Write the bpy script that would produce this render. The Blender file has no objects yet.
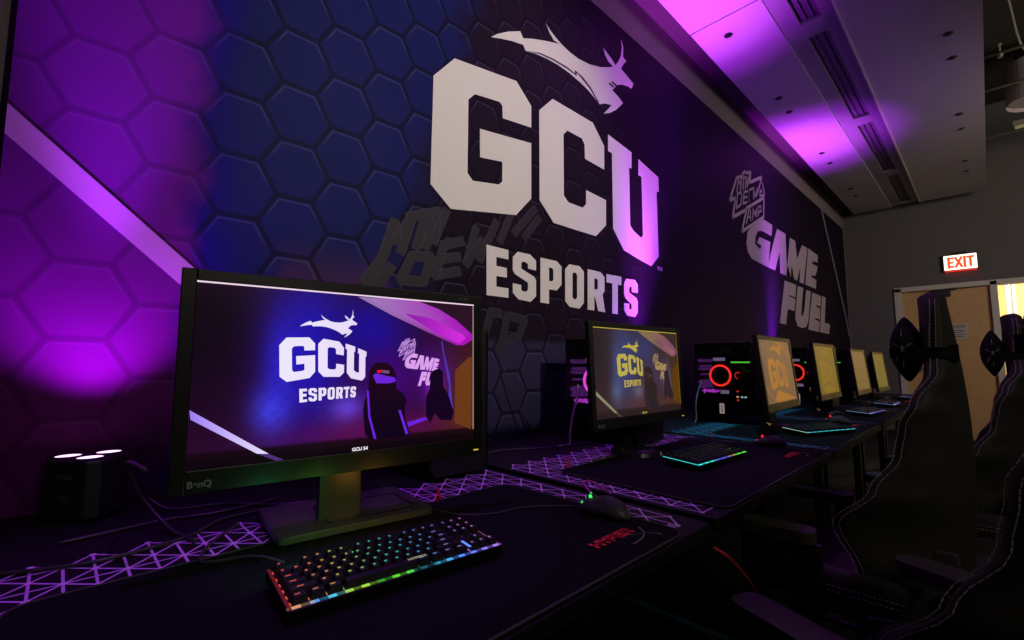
import bpy, bmesh, math, random
import numpy as np
from mathutils import Vector, Matrix
from mathutils.geometry import tessellate_polygon
random.seed(7)
S = bpy.context.scene
COL = S.collection
PI = math.pi

# ------------------------------------------------------------------ camera, world, lights, exposure
cam_d = bpy.data.cameras.new('camera'); cam = bpy.data.objects.new('camera', cam_d); COL.objects.link(cam)
cam_d.sensor_width = 36.0; cam_d.lens = 36.0 * 463.0 / 1024.0; cam_d.clip_start = 0.03
cam.matrix_world = Matrix(((0.6972867, 0.0662851, 0.7137209, 1.5),
                           (0.7167923, -0.0644813, -0.6942989, 0.0),
                           (0.0, 0.995715, -0.0924746, 1.08),
                           (0, 0, 0, 1)))
S.camera = cam
S.view_settings.view_transform = 'Standard'; S.view_settings.look = 'None'
S.view_settings.gamma = 1.0; S.view_settings.use_curve_mapping = False
S.view_settings.exposure = 0.0
w = bpy.data.worlds.new('world'); S.world = w; w.use_nodes = True
w.node_tree.nodes['Background'].inputs[0].default_value = (0.35, 0.3, 0.28, 1)
w.node_tree.nodes['Background'].inputs[1].default_value = 0.02

def area(name, loc, target, size, power, color):
    l = bpy.data.lights.new(name, 'AREA'); l.shape = 'SQUARE'; l.size = size; l.energy = power; l.color = color
    o = bpy.data.objects.new(name, l); COL.objects.link(o); o.location = loc
    o.rotation_euler = (Vector(target) - Vector(loc)).to_track_quat('-Z', 'Y').to_euler(); return o
area('room_light_near', (3.9, 0.4, 2.9), (0.4, 2.8, 2.6), 1.0, 17, (1.0, 0.88, 0.76))
area('room_light_far', (3.6, 5.2, 2.9), (1.0, 8.2, 2.3), 1.0, 34, (1.0, 0.86, 0.72))
area('violet_bounce_fill', (1.3, 2.6, 3.30), (1.0, 2.6, 0.0), 1.2, 6, (0.46, 0.04, 1.0))  # added violet fill overhead, standing in for purple bounce onto the desks
area('corridor_light', (2.3, 10.6, 3.0), (2.3, 10.4, 0.0), 0.8, 200, (1.0, 0.86, 0.55))

PARS = [(0.125, 0.06), (0.125, 2.46), (0.125, 4.98)]

def spot(name, loc, target, power, color, angle, blend, parent=None, size=0.02):
    l = bpy.data.lights.new(name, 'SPOT'); l.energy = power; l.color = color
    l.spot_size = math.radians(angle); l.spot_blend = blend; l.shadow_soft_size = size
    o = bpy.data.objects.new(name, l); COL.objects.link(o)
    o.location = loc; o.rotation_euler = (Vector(target) - Vector(loc)).to_track_quat('-Z', 'Y').to_euler()
    return o
# added warm fill spot, its cone shaped to brighten only the white lettering
spot('lettering_fill', (3.4, 1.30, 3.25), (0.0, 1.34, 2.02), 260, (1.0, 0.92, 0.78), 45, 0.8, size=0.1)
# added coloured fill spots over the nearer desks to brighten the lattice lines
for dy, col_, pw in ((0.35, (0.42, 0.03, 1.0), 80), (1.45, (0.42, 0.03, 1.0), 80), (2.6, (0.02, 0.55, 0.62), 110), (3.7, (0.02, 0.55, 0.62), 60)):
    spot('desk_fill', (0.60, dy, 3.33), (0.60, dy, 0.75), pw, col_, 30, 0.8)
for i, (px, py) in enumerate(PARS):
    k = (0.36, 1.0, 0.85)[i]
    # the light fixture's narrow magenta core and the wider blue spill of its lenses
    tx, ty = px + 0.0, py + (0.0, 0.36, 0.50)[i]
    spot('uplight_beam', (px, py, 0.905), (px + 0.05, ty, 3.36), (220, 560, 560)[i], (0.44, 0.02, 1.0), (34, 44, 46)[i], 1.0)
    spot('uplight_core', (px, py, 0.905), (px + 0.13, ty, 3.36), (60, 330, 300)[i], (0.80, 0.16, 1.0), 32, 1.0)
    spot('uplight_spill', (px, py, 0.905), (px + 0.02, py, 3.36), (34, 44, 34)[i], ((0.55, 0.01, 1.0), (0.30, 0.01, 1.0), (0.30, 0.01, 1.0))[i], (104, 84, 84)[i], 0.9)

# ------------------------------------------------------------------ materials
def srgb(c):
    return tuple(((x / 255.0) / 12.92 if x / 255.0 <= 0.04045 else ((x / 255.0 + 0.055) / 1.055) ** 2.4) for x in c)
MATS = {}
def mat(name, col, rough=0.6, metal=0.0, emit=None, es=1.0, noise=0.08, nscale=60.0, bump=0.0, bscale=300.0, spec=0.5, alpha=None):
    if name in MATS: return MATS[name]
    m = bpy.data.materials.new(name); m.use_nodes = True; nt = m.node_tree; b = nt.nodes['Principled BSDF']
    b.inputs['Roughness'].default_value = rough; b.inputs['Metallic'].default_value = metal
    b.inputs['Specular IOR Level'].default_value = spec
    c = tuple(col) + (1.0,)
    b.inputs['Base Color'].default_value = c
    tc = nt.nodes.new('ShaderNodeTexCoord')
    if noise:
        n = nt.nodes.new('ShaderNodeTexNoise'); n.inputs['Scale'].default_value = nscale; n.inputs['Detail'].default_value = 3
        nt.links.new(tc.outputs['Object'], n.inputs['Vector'])
        mx = nt.nodes.new('ShaderNodeMix'); mx.data_type = 'RGBA'
        mx.inputs[6].default_value = tuple(x * (1 - noise) for x in col) + (1,)
        mx.inputs[7].default_value = tuple(min(1, x * (1 + noise)) for x in col) + (1,)
        nt.links.new(n.outputs['Fac'], mx.inputs[0]); nt.links.new(mx.outputs[2], b.inputs['Base Color'])
    if bump:
        n2 = nt.nodes.new('ShaderNodeTexNoise'); n2.inputs['Scale'].default_value = bscale
        nt.links.new(tc.outputs['Object'], n2.inputs['Vector'])
        bp = nt.nodes.new('ShaderNodeBump'); bp.inputs['Strength'].default_value = bump; bp.inputs['Distance'].default_value = 0.002
        nt.links.new(n2.outputs['Fac'], bp.inputs['Height']); nt.links.new(bp.outputs['Normal'], b.inputs['Normal'])
    if emit:
        b.inputs['Emission Color'].default_value = tuple(emit) + (1,); b.inputs['Emission Strength'].default_value = es
    MATS[name] = m; return m
def vmat(name, strength=1.0):
    """light-emitting material whose colour is the mesh's colour attribute (screens, key lights)"""
    if name in MATS: return MATS[name]
    m = bpy.data.materials.new(name); m.use_nodes = True; nt = m.node_tree; b = nt.nodes['Principled BSDF']
    b.inputs['Base Color'].default_value = (0.004, 0.004, 0.004, 1); b.inputs['Roughness'].default_value = 0.35
    b.inputs['Specular IOR Level'].default_value = 0.2
    a = nt.nodes.new('ShaderNodeVertexColor'); a.layer_name = 'col'
    nt.links.new(a.outputs['Color'], b.inputs['Emission Color']); b.inputs['Emission Strength'].default_value = strength
    MATS[name] = m; return m

M_BLACK = mat('black_plastic', (0.012, 0.012, 0.012), 0.45, bump=0.1)
M_GLOSS = mat('glossy_black_plastic', (0.008, 0.008, 0.008), 0.12)
M_BEZEL = mat('bezel_plastic', (0.014, 0.016, 0.011), 0.4)
M_DARKM = mat('dark_metal', (0.03, 0.03, 0.03), 0.4, 0.8)
M_STEEL = mat('steel', (0.35, 0.35, 0.36), 0.3, 1.0)
M_DESK = mat('black_desk_laminate', (0.006, 0.005, 0.006), 0.65, spec=0.25, noise=0.2, bump=0.1)
M_MAT = mat('black_mat_cloth', (0.009, 0.008, 0.009), 0.98, spec=0.1, noise=0.3, nscale=400, bump=0.4, bscale=900)
M_STITCH = mat('grey_edge_stitching', (0.055, 0.05, 0.04), 0.8, noise=0.3, nscale=500)
M_NET = mat('violet_line_print', (0.80, 0.45, 0.98), 0.6)
M_NETDOT = mat('violet_node_print', (0.9, 0.75, 1.0), 0.6)
M_NETC = mat('cyan_line_print', (0.06, 0.55, 0.65), 0.6)
M_NETCD = mat('cyan_node_print', (0.2, 0.7, 0.8), 0.6)
M_RED = mat('red_print', (0.95, 0.02, 0.03), 0.6)
M_GREYP = mat('grey_print', (0.35, 0.30, 0.36), 0.6)
M_LETTER = mat('white_vinyl', (0.80, 0.76, 0.71), 0.7, noise=0.03, nscale=8)
M_LETTER2 = mat('white_vinyl_dimmed', (0.52, 0.44, 0.48), 0.7, noise=0.03, nscale=8)  # white vinyl with the weaker light along the wall darkened into its colour
M_STRIPE = mat('tinted_stripe_vinyl', (0.50, 0.28, 0.55), 0.7, noise=0.04, nscale=6)  # neutral stripe with the uplight's purple put into its colour
M_STRIPE2 = mat('dull_violet_stripe_vinyl', (0.30, 0.22, 0.34), 0.7)
M_DARKV = mat('dark_line_vinyl', (0.03, 0.008, 0.04), 0.7)
M_GHOST = mat('charcoal_shard_vinyl', (0.013, 0.009, 0.016), 0.7, noise=0.2, nscale=14)
M_LEATHER = mat('black_leatherette', (0.030, 0.030, 0.018), 0.62, spec=0.3, noise=0.25, nscale=25, bump=0.25, bscale=500)
M_FABRIC = mat('black_strap_fabric', (0.008, 0.008, 0.008), 0.95, spec=0.2, bump=0.4, bscale=600)
M_SEAM = mat('pale_seam_thread', (0.36, 0.34, 0.29), 0.8, noise=0.5, nscale=900)
M_CABLE = mat('black_cable_rubber', (0.05, 0.048, 0.045), 0.35)
M_CABLEW = mat('grey_cable', (0.30, 0.27, 0.25), 0.5)
M_WALLP = mat('grey_wall_paint', (0.135, 0.125, 0.125), 0.85, noise=0.06, nscale=3, bump=0.1)
M_WALLL = mat('mauve_grey_wall_paint', (0.25, 0.20, 0.21), 0.85, noise=0.05, nscale=3)
M_FLOOR = mat('dark_carpet', (0.006, 0.005, 0.006), 0.95, noise=0.4, nscale=90, bump=0.5)
M_CEIL = mat('black_ceiling_paint', (0.035, 0.028, 0.024), 0.9, noise=0.3, nscale=5)
M_CLOUD = mat('pale_grey_panel_paint', (0.50, 0.46, 0.47), 0.8, noise=0.04, nscale=2)
M_SLOT = mat('dark_slot_metal', (0.16, 0.13, 0.17), 0.6)
M_WOOD = mat('maple_door_veneer', (0.66, 0.41, 0.16), 0.5, noise=0.18, nscale=12)
M_FRAME = mat('grey_white_frame_paint', (0.62, 0.60, 0.52), 0.5)
M_YELLOW = mat('cream_corridor_paint', (0.80, 0.62, 0.30), 0.8)
M_TIN = mat('pale_pipe_paint', (0.25, 0.22, 0.15), 0.6)
M_SIGN = mat('brushed_plate', (0.55, 0.52, 0.45), 0.5)
M_GLASS = None
def glass_mat():
    global M_GLASS
    if M_GLASS: return M_GLASS
    m = bpy.data.materials.new('tinted_glass'); m.use_nodes = True; nt = m.node_tree
    for n in list(nt.nodes): nt.nodes.remove(n)
    o = nt.nodes.new('ShaderNodeOutputMaterial'); mx = nt.nodes.new('ShaderNodeMixShader')
    t = nt.nodes.new('ShaderNodeBsdfTransparent'); g = nt.nodes.new('ShaderNodeBsdfGlossy')
    t.inputs[0].default_value = (0.86, 0.86, 0.88, 1); g.inputs['Roughness'].default_value = 0.03
    fr = nt.nodes.new('ShaderNodeFresnel'); fr.inputs[0].default_value = 1.4
    nt.links.new(fr.outputs[0], mx.inputs[0]); nt.links.new(t.outputs[0], mx.inputs[1]); nt.links.new(g.outputs[0], mx.inputs[2])
    nt.links.new(mx.outputs[0], o.inputs[0]); M_GLASS = m; return m
def emis(name, col, s=1.0):
    return mat(name, (0.02, 0.02, 0.02), 0.5, emit=col, es=s, noise=0)

# ------------------------------------------------------------------ mesh helpers
def new_bm(): return bmesh.new()
def obj(name, bm, material, parent=None, smooth=False, bevel=0.0, subsurf=0, loc=None):
    me = bpy.data.meshes.new(name)
    bmesh.ops.recalc_face_normals(bm, faces=bm.faces[:])
    bm.to_mesh(me); bm.free()
    mats = material if isinstance(material, (list, tuple)) else [material]
    for m in mats: me.materials.append(m)
    if smooth:
        for p in me.polygons: p.use_smooth = True
    o = bpy.data.objects.new(name, me); COL.objects.link(o)
    if bevel:
        md = o.modifiers.new('bevel', 'BEVEL'); md.width = bevel; md.segments = 2; md.limit_method = 'ANGLE'; md.angle_limit = 0.6
    if subsurf:
        md = o.modifiers.new('sub', 'SUBSURF'); md.levels = subsurf; md.render_levels = subsurf
    if parent: o.parent = parent
    if loc: o.location = loc
    return o
def box(bm, x0, x1, y0, y1, z0, z1, mi=0, mtx=None):
    vs = [bm.verts.new((x, y, z)) for x in (x0, x1) for y in (y0, y1) for z in (z0, z1)]
    if mtx:
        for v in vs: v.co = mtx @ v.co
    for f in ((0, 1, 3, 2), (4, 6, 7, 5), (0, 4, 5, 1), (2, 3, 7, 6), (0, 2, 6, 4), (1, 5, 7, 3)):
        fc = bm.faces.new([vs[i] for i in f]); fc.material_index = mi
    return vs
def cyl(bm, p0, p1, r0, r1=None, seg=16, caps=True, mi=0):
    r1 = r0 if r1 is None else r1
    p0, p1 = Vector(p0), Vector(p1); d = (p1 - p0).normalized()
    a = Vector((0, 0, 1)) if abs(d.z) < 0.9 else Vector((1, 0, 0))
    u = d.cross(a).normalized(); v = d.cross(u)
    A = [bm.verts.new(p0 + (u * math.cos(t) + v * math.sin(t)) * r0) for t in [2 * PI * i / seg for i in range(seg)]]
    B = [bm.verts.new(p1 + (u * math.cos(t) + v * math.sin(t)) * r1) for t in [2 * PI * i / seg for i in range(seg)]]
    for i in range(seg):
        f = bm.faces.new((A[i], A[(i + 1) % seg], B[(i + 1) % seg], B[i])); f.material_index = mi
    if caps:
        bm.faces.new(A[::-1]).material_index = mi; bm.faces.new(B).material_index = mi
def tube(bm, pts, r, seg=8, mi=0):
    pts = [Vector(p) for p in pts]; rings = []
    n = len(pts); up = Vector((0, 0, 1))
    for i, p in enumerate(pts):
        d = (pts[min(i + 1, n - 1)] - pts[max(i - 1, 0)])
        if d.length < 1e-9: d = Vector((0, 0, 1))
        d.normalize()
        u = d.cross(up)
        if u.length < 0.05: u = d.cross(Vector((0, 1, 0)))
        u.normalize(); v = u.cross(d)
        rr = r[i] if isinstance(r, (list, tuple)) else r
        rings.append([bm.verts.new(p + (u * math.cos(2 * PI * k / seg) + v * math.sin(2 * PI * k / seg)) * rr) for k in range(seg)])
    for a, b in zip(rings[:-1], rings[1:]):
        for k in range(seg):
            bm.faces.new((a[k], a[(k + 1) % seg], b[(k + 1) % seg], b[k])).material_index = mi
    bm.faces.new(rings[0][::-1]).material_index = mi; bm.faces.new(rings[-1]).material_index = mi
def spline(pts, n=10):
    P = [Vector(p) for p in pts]; P = [2 * P[0] - P[1]] + P + [2 * P[-1] - P[-2]]; out = []
    for i in range(1, len(P) - 2):
        for k in range(n):
            t = k / n
            out.append(0.5 * ((2 * P[i]) + (-P[i - 1] + P[i + 1]) * t + (2 * P[i - 1] - 5 * P[i] + 4 * P[i + 1] - P[i + 2]) * t * t + (-P[i - 1] + 3 * P[i] - 3 * P[i + 1] + P[i + 2]) * t ** 3))
    out.append(P[-2]); return out
def ringt(bm, c, axis_u, axis_v, R, r, seg=32, sub=8, a0=0, a1=2 * PI, mi=0):
    c, u, v = Vector(c), Vector(axis_u), Vector(axis_v); w_ = u.cross(v); rings = []
    closed = abs(a1 - a0 - 2 * PI) < 1e-4
    for i in range(seg if closed else seg + 1):
        t = a0 + (a1 - a0) * i / seg; d = u * math.cos(t) + v * math.sin(t)
        rings.append([bm.verts.new(c + d * (R + r * math.cos(s)) + w_ * r * math.sin(s)) for s in [2 * PI * j / sub for j in range(sub)]])
    m = len(rings)
    for i in range(m if closed else m - 1):
        a, b = rings[i], rings[(i + 1) % m]
        for k in range(sub): bm.faces.new((a[k], a[(k + 1) % sub], b[(k + 1) % sub], b[k])).material_index = mi
def plate(bm, loops, f, depth=None, mi=0):
    """flat plate from 2-D loops (first outer, rest holes); f maps (a, b, d) to a point; depth gives it real thickness"""
    tri = tessellate_polygon([[Vector((p[0], p[1], 0)) for p in l] for l in loops])
    flat = [p for l in loops for p in l]
    top = [bm.verts.new(f(p[0], p[1], 0)) for p in flat]
    for t in tri:
        try: bm.faces.new([top[i] for i in t]).material_index = mi
        except ValueError: pass
    if depth:
        bot = [bm.verts.new(f(p[0], p[1], -depth)) for p in flat]; k = 0
        for l in loops:
            n = len(l)
            for i in range(n):
                a, b = k + i, k + (i + 1) % n
                bm.faces.new((top[a], top[b], bot[b], bot[a])).material_index = mi
            k += n
def stroke(bm, pts, wd, f, depth=None, mi=0):
    for (a, b) in zip(pts[:-1], pts[1:]):
        a, b = Vector(a), Vector(b); d = (b - a)
        if d.length < 1e-6: continue
        d.normalize(); n = Vector((-d.y, d.x)) * wd / 2; e = d * wd * 0.35
        q = [a - e + n, b + e + n, b + e - n, a - e - n]
        top = [bm.verts.new(f(p.x, p.y, 0)) for p in q]; bm.faces.new(top).material_index = mi
        if depth:
            bt = [bm.verts.new(f(p.x, p.y, -depth)) for p in q]
            for i in range(4): bm.faces.new((top[i], top[(i + 1) % 4], bt[(i + 1) % 4], bt[i])).material_index = mi
def rrect(x0, x1, y0, y1, r, n=5):
    out = []
    for cx, cy, a in ((x1 - r, y1 - r, 0), (x0 + r, y1 - r, 90), (x0 + r, y0 + r, 180), (x1 - r, y0 + r, 270)):
        for i in range(n + 1):
            t = math.radians(a + 90 * i / n); out.append((cx + r * math.cos(t), cy + r * math.sin(t)))
    return out
def text_bm(s, size, f, depth=0.0004, bold=0.0):
    cu = bpy.data.curves.new('t', 'FONT'); cu.body = s; cu.size = size; cu.align_x = 'CENTER'; cu.align_y = 'CENTER'; cu.offset = bold
    o = bpy.data.objects.new('t', cu); COL.objects.link(o)
    dg = bpy.context.evaluated_depsgraph_get(); me = bpy.data.meshes.new_from_object(o.evaluated_get(dg))
    bm = bmesh.new(); bm.from_mesh(me)
    for v in bm.verts: v.co = Vector(f(v.co.x, v.co.y, 0))
    bpy.data.objects.remove(o); bpy.data.curves.remove(cu); bpy.data.meshes.remove(me)
    return bm
def tag(o, label=None, cat=None, group=None, kind=None):
    if label: o['label'] = label
    if cat: o['category'] = cat
    if group: o['group'] = group
    if kind: o['kind'] = kind
    return o
def thing(name, label, cat, loc=(0, 0, 0), rz=0.0, group=None):
    o = bpy.data.objects.new(name, None); COL.objects.link(o); o.location = loc; o.rotation_euler = (0, 0, rz)
    o.empty_display_size = 0.05
    return tag(o, label, cat, group)
def struct(name, bm, m, **k):
    return tag(obj(name, bm, m, **k), kind='structure')
def copy_tree(o, parent=None):
    c = o.copy(); COL.objects.link(c)
    if parent: c.parent = parent
    for ch in list(o.children): copy_tree(ch, c)
    return c

# wall artwork outlines in metres (along the wall, height)
MP = {"G":[[[1.0102,2.239],[1.1149,2.3634],[1.4827,2.4261],[1.5857,2.3419],[1.5851,2.2313],[1.394,2.2061],[1.3909,2.2632],[1.3742,2.2768],[1.2273,2.2524],[1.191,2.2122],[1.1896,1.8843],[1.2181,1.858],[1.3707,1.8829],[1.3919,1.9034],[1.3917,1.9957],[1.2582,1.9752],[1.2571,2.1046],[1.5846,2.1504],[1.5831,1.8713],[1.4789,1.7661],[1.1044,1.7072],[1.004,1.7848]]],
"C":[[[1.6439,2.344],[1.748,2.4467],[2.0984,2.4495],[2.2079,2.3469],[2.2034,2.2031],[2.0191,2.2107],[2.0181,2.2918],[1.9932,2.3193],[1.8675,2.3188],[1.833,2.2846],[1.8315,1.951],[1.8671,1.9238],[1.9912,1.9238],[2.0228,1.9517],[2.0248,2.0322],[2.2165,2.0225],[2.2116,1.8725],[2.11,1.7882],[1.7483,1.7868],[1.6436,1.8787]]],
"U":[[[2.2509,2.434],[2.509,2.4075],[2.5043,2.3005],[2.4751,2.2998],[2.4734,1.9279],[2.5083,1.9004],[2.5999,1.8732],[2.6238,1.8931],[2.6239,2.2821],[2.5855,2.2814],[2.5906,2.3893],[2.8471,2.3411],[2.8477,2.2411],[2.8151,2.2292],[2.8188,1.7874],[2.718,1.7069],[2.3961,1.7571],[2.2834,1.8689],[2.2882,2.3302],[2.2474,2.3313]]],
"TM":[[[2.794,1.7181],[2.8274,1.7187],[2.8271,1.7134],[2.8166,1.7129],[2.8154,1.6938],[2.8029,1.6941],[2.804,1.7122],[2.7936,1.7117]],[[2.8316,1.7183],[2.84,1.7185],[2.8479,1.709],[2.857,1.7188],[2.8634,1.7187],[2.8617,1.6897],[2.8553,1.6898],[2.8564,1.7081],[2.8474,1.6994],[2.8394,1.7078],[2.8384,1.6917],[2.83,1.6916]]],
"E":[[[1.2988,1.5932],[1.4307,1.5917],[1.4307,1.5475],[1.3569,1.5486],[1.3571,1.5078],[1.421,1.5072],[1.4211,1.4636],[1.3573,1.463],[1.3575,1.4155],[1.4309,1.4155],[1.4309,1.3728],[1.3003,1.3714]]],
"S":[[[1.4909,1.5939],[1.5729,1.5949],[1.6154,1.5713],[1.6151,1.523],[1.5587,1.5248],[1.5587,1.5459],[1.5428,1.5532],[1.5239,1.5533],[1.5135,1.5443],[1.5134,1.5183],[1.6017,1.4908],[1.6148,1.4757],[1.6142,1.3984],[1.5761,1.3677],[1.4957,1.3719],[1.4585,1.3985],[1.4585,1.4431],[1.5132,1.4409],[1.5132,1.4189],[1.5235,1.4127],[1.5444,1.4128],[1.5582,1.4224],[1.5583,1.4575],[1.4725,1.487],[1.4585,1.5032],[1.4585,1.565]]],
"P":[[[1.6469,1.5917],[1.77,1.5929],[1.8066,1.5686],[1.8052,1.4771],[1.768,1.4433],[1.7086,1.4422],[1.7078,1.3706],[1.6451,1.371]],[[1.7098,1.5521],[1.7334,1.5523],[1.7429,1.5434],[1.7422,1.4933],[1.7302,1.4847],[1.7091,1.4852]]],
"O":[[[1.8703,1.5919],[1.9563,1.5947],[1.9941,1.5703],[1.9901,1.4],[1.9513,1.3657],[1.8688,1.3687],[1.8326,1.3962],[1.8353,1.5621]],[[1.906,1.5539],[1.9246,1.5539],[1.935,1.5436],[1.9325,1.4239],[1.919,1.4126],[1.9033,1.4127],[1.893,1.4216],[1.8954,1.5441]]],
"R":[[[2.0281,1.5897],[2.149,1.5891],[2.1862,1.5655],[2.1837,1.4845],[2.1633,1.4645],[2.1875,1.3646],[2.12,1.3665],[2.0929,1.4415],[2.0856,1.4408],[2.0836,1.3671],[2.0225,1.3665]],[[2.0885,1.5457],[2.1105,1.5468],[2.1206,1.5392],[2.1193,1.495],[2.1087,1.4851],[2.0868,1.4844]]],
"T":[[[2.207,1.5863],[2.3605,1.5901],[2.3585,1.5391],[2.3203,1.5383],[2.3137,1.3633],[2.2574,1.3637],[2.2636,1.5389],[2.2054,1.5391]]],
"S2":[[[2.4148,1.5857],[2.5123,1.5904],[2.5439,1.5648],[2.5414,1.5116],[2.4729,1.5111],[2.4741,1.5401],[2.4566,1.5429],[2.4439,1.5338],[2.4427,1.505],[2.5252,1.4777],[2.5387,1.4547],[2.5357,1.3912],[2.5017,1.3598],[2.4141,1.3631],[2.3813,1.3935],[2.383,1.4357],[2.4397,1.4361],[2.4385,1.4075],[2.4504,1.4009],[2.4681,1.4052],[2.4694,1.434],[2.4013,1.4656],[2.3851,1.4875],[2.3879,1.5558]]],
"antelope":[[[1.3206,2.5669],[1.3592,2.6025],[1.4295,2.6513],[1.5088,2.6949],[1.5306,2.6696],[1.6037,2.7041],[1.6985,2.742],[1.803,2.7796],[1.7609,2.7784],[1.7262,2.8041],[1.7019,2.839],[1.7363,2.8181],[1.7738,2.8027],[1.8253,2.7891],[1.8917,2.7774],[1.9749,2.7767],[2.0774,2.7928],[2.1863,2.8268],[2.2855,2.8733],[2.3199,2.8955],[2.2699,2.9041],[2.2378,2.9287],[2.2194,2.9645],[2.2632,2.9512],[2.3044,2.9359],[2.3463,2.9151],[2.3826,2.9581],[2.411,3.0083],[2.4259,3.0681],[2.4208,3.1202],[2.4408,3.0808],[2.4348,3.0198],[2.4433,3.0082],[2.474,3.0019],[2.4361,2.9627],[2.4076,2.9212],[2.479,2.9039],[2.5527,2.8837],[2.5282,2.8411],[2.4854,2.8383],[2.4125,2.8188],[2.3589,2.7912],[2.3058,2.7347],[2.3821,2.7165],[2.4219,2.6992],[2.3442,2.6252],[2.2754,2.5781],[2.2095,2.5474],[2.2511,2.5882],[2.2939,2.6349],[2.2278,2.6179],[2.1713,2.59],[2.133,2.603],[2.0584,2.6282],[1.9862,2.6432],[1.8895,2.6542],[1.7974,2.6558],[1.7097,2.6486],[1.6147,2.6319],[1.5469,2.6124],[1.5305,2.6352],[1.4503,2.6145],[1.3791,2.5896]]],
"antelope_line":[[[1.558,2.6163],[1.6498,2.6526],[1.7595,2.6718],[1.8765,2.6796],[1.9377,2.6736],[1.9381,2.693],[2.0087,2.6857],[2.0814,2.657],[2.1637,2.5965],[2.1482,2.5969],[2.0663,2.6476],[1.994,2.6735],[1.9533,2.6853],[1.9543,2.6656],[1.8709,2.669],[1.7544,2.6624],[1.6451,2.6444]],[[2.265,2.7589],[2.2786,2.7709],[2.3254,2.7654],[2.3148,2.7527]],[[2.2956,2.7804],[2.3095,2.7926],[2.3571,2.7894],[2.3462,2.7744]]],
"dew_strokes":[[[4.1102,2.4936],[4.3051,2.7574],[4.4513,2.8131],[4.454,2.835],[4.5297,2.8839],[4.5633,2.881],[4.6846,2.9212],[4.6403,2.8079],[5.0007,2.964],[4.9519,2.8951]],[[4.1102,2.4936],[4.2425,2.5549],[4.2377,2.5134],[4.164,2.3563],[4.525,2.5161],[4.3707,2.2699],[4.9983,2.5488],[5.0357,2.7573],[4.5264,2.5269]],[[4.295,2.6275],[4.3494,2.7525],[4.3801,2.7196],[4.4281,2.7801],[4.381,2.6607]],[[4.4436,2.795],[4.537,2.8304]],[[4.4925,2.8112],[4.4497,2.6895]],[[4.5138,2.7142],[4.5667,2.8411],[4.5745,2.7466],[4.6371,2.8723]],[[4.2624,2.4609],[4.3062,2.612],[4.403,2.6426],[4.4137,2.6194],[4.381,2.5283],[4.2624,2.4609]],[[4.5688,2.7023],[4.4744,2.6666],[4.4375,2.5473],[4.5341,2.5869]],[[4.4588,2.608],[4.5499,2.644]],[[4.5936,2.6071],[4.6179,2.7261],[4.7497,2.7834]],[[4.6176,2.7238],[4.5881,2.6089]],[[4.7186,2.6655],[4.7489,2.7776],[4.767,2.6887],[4.8629,2.8253],[4.8161,2.7124],[4.9519,2.8951]],[[5.0177,2.902],[5.0613,2.7961],[4.9142,2.7432],[4.9408,2.8181],[4.9775,2.8051]],[[4.4984,2.3738],[4.5826,2.5223],[4.6215,2.5336],[4.6189,2.4262]],[[4.5283,2.4327],[4.6247,2.4702]],[[4.6745,2.4491],[4.6987,2.5626],[4.742,2.5075],[4.8099,2.6023],[4.7772,2.4991]],[[4.8359,2.5233],[4.8553,2.6165],[4.932,2.6462],[4.9343,2.5962],[4.8471,2.5591]]],
"gG":[[[4.9622,2.5201],[5.2576,2.5184],[5.2098,2.3927],[4.9138,2.3884],[4.7956,2.3582],[4.7236,2.2883],[4.7,2.2165],[4.8415,2.1861],[4.8833,2.2285],[4.7616,2.24],[4.8417,2.3111],[5.1591,2.3198],[5.0784,2.0982],[5.0471,2.0423],[4.9286,2.0438],[4.6012,2.0546],[4.5008,2.1034],[4.4727,2.1809],[4.512,2.2891],[4.5908,2.3471]]],
"gA":[[[5.4119,2.51],[5.7045,2.5131],[5.6926,2.1928],[5.817,2.0409],[5.4455,2.0328],[5.4565,2.2722],[5.273,2.0396],[5.0394,2.0411],[5.1601,2.2021]]],
"gM":[[[5.8687,2.4976],[6.0739,2.5011],[6.1089,2.294],[6.3594,2.5033],[6.598,2.5065],[6.3302,2.0244],[6.1569,2.0229],[6.2212,2.2138],[6.0567,2.0282],[5.935,2.0346],[5.8785,2.1925],[5.817,2.0409],[5.6563,2.0407],[5.7671,2.2753]]],
"gE":[[[6.6396,2.5138],[7.1025,2.4938],[7.0534,2.3938],[6.8142,2.3735],[6.7757,2.3352],[7.0346,2.341],[7.0075,2.279],[6.8948,2.1947],[6.724,2.1833],[6.7063,2.1571],[6.9454,2.1473],[6.8865,2.0263],[6.395,2.0246]]],
"gF":[[[5.5818,1.9717],[6.0111,1.973],[5.9504,1.822],[5.7176,1.829],[5.7073,1.8124],[5.947,1.8045],[5.8809,1.662],[5.6333,1.6645],[5.5489,1.4905],[5.3389,1.494]]],
"gU":[[[6.0699,1.9683],[6.2977,1.9708],[6.1453,1.636],[6.2186,1.6295],[6.3118,1.7318],[6.4252,1.9608],[6.6286,1.9644],[6.4414,1.5846],[6.3284,1.5059],[6.1555,1.4849],[5.9771,1.4982],[5.9022,1.5731],[5.9341,1.6776]]],
"gE2":[[[6.6973,1.9592],[7.1263,1.9585],[7.0708,1.8145],[6.8558,1.8154],[6.8413,1.7949],[7.0486,1.7864],[7.0031,1.6396],[6.7676,1.6431],[6.7534,1.6232],[6.9813,1.6123],[6.9131,1.4736],[6.4188,1.4807]]],
"gL":[[[7.1798,1.9639],[7.3829,1.9599],[7.2416,1.6152],[7.5318,1.6054],[7.4506,1.4688],[6.9636,1.476]]],
"stripe":[[[-0.121,1.66],[0.3,1.29],[0.62,1.005],[0.56,0.95],[0.26,1.25],[-0.121,1.59]]],
"stripe_thin":[[[7.44,3.2],[7.52,3.2],[8.7,1.72],[8.8,1.5],[8.72,1.5],[8.6,1.72]]],
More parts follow.
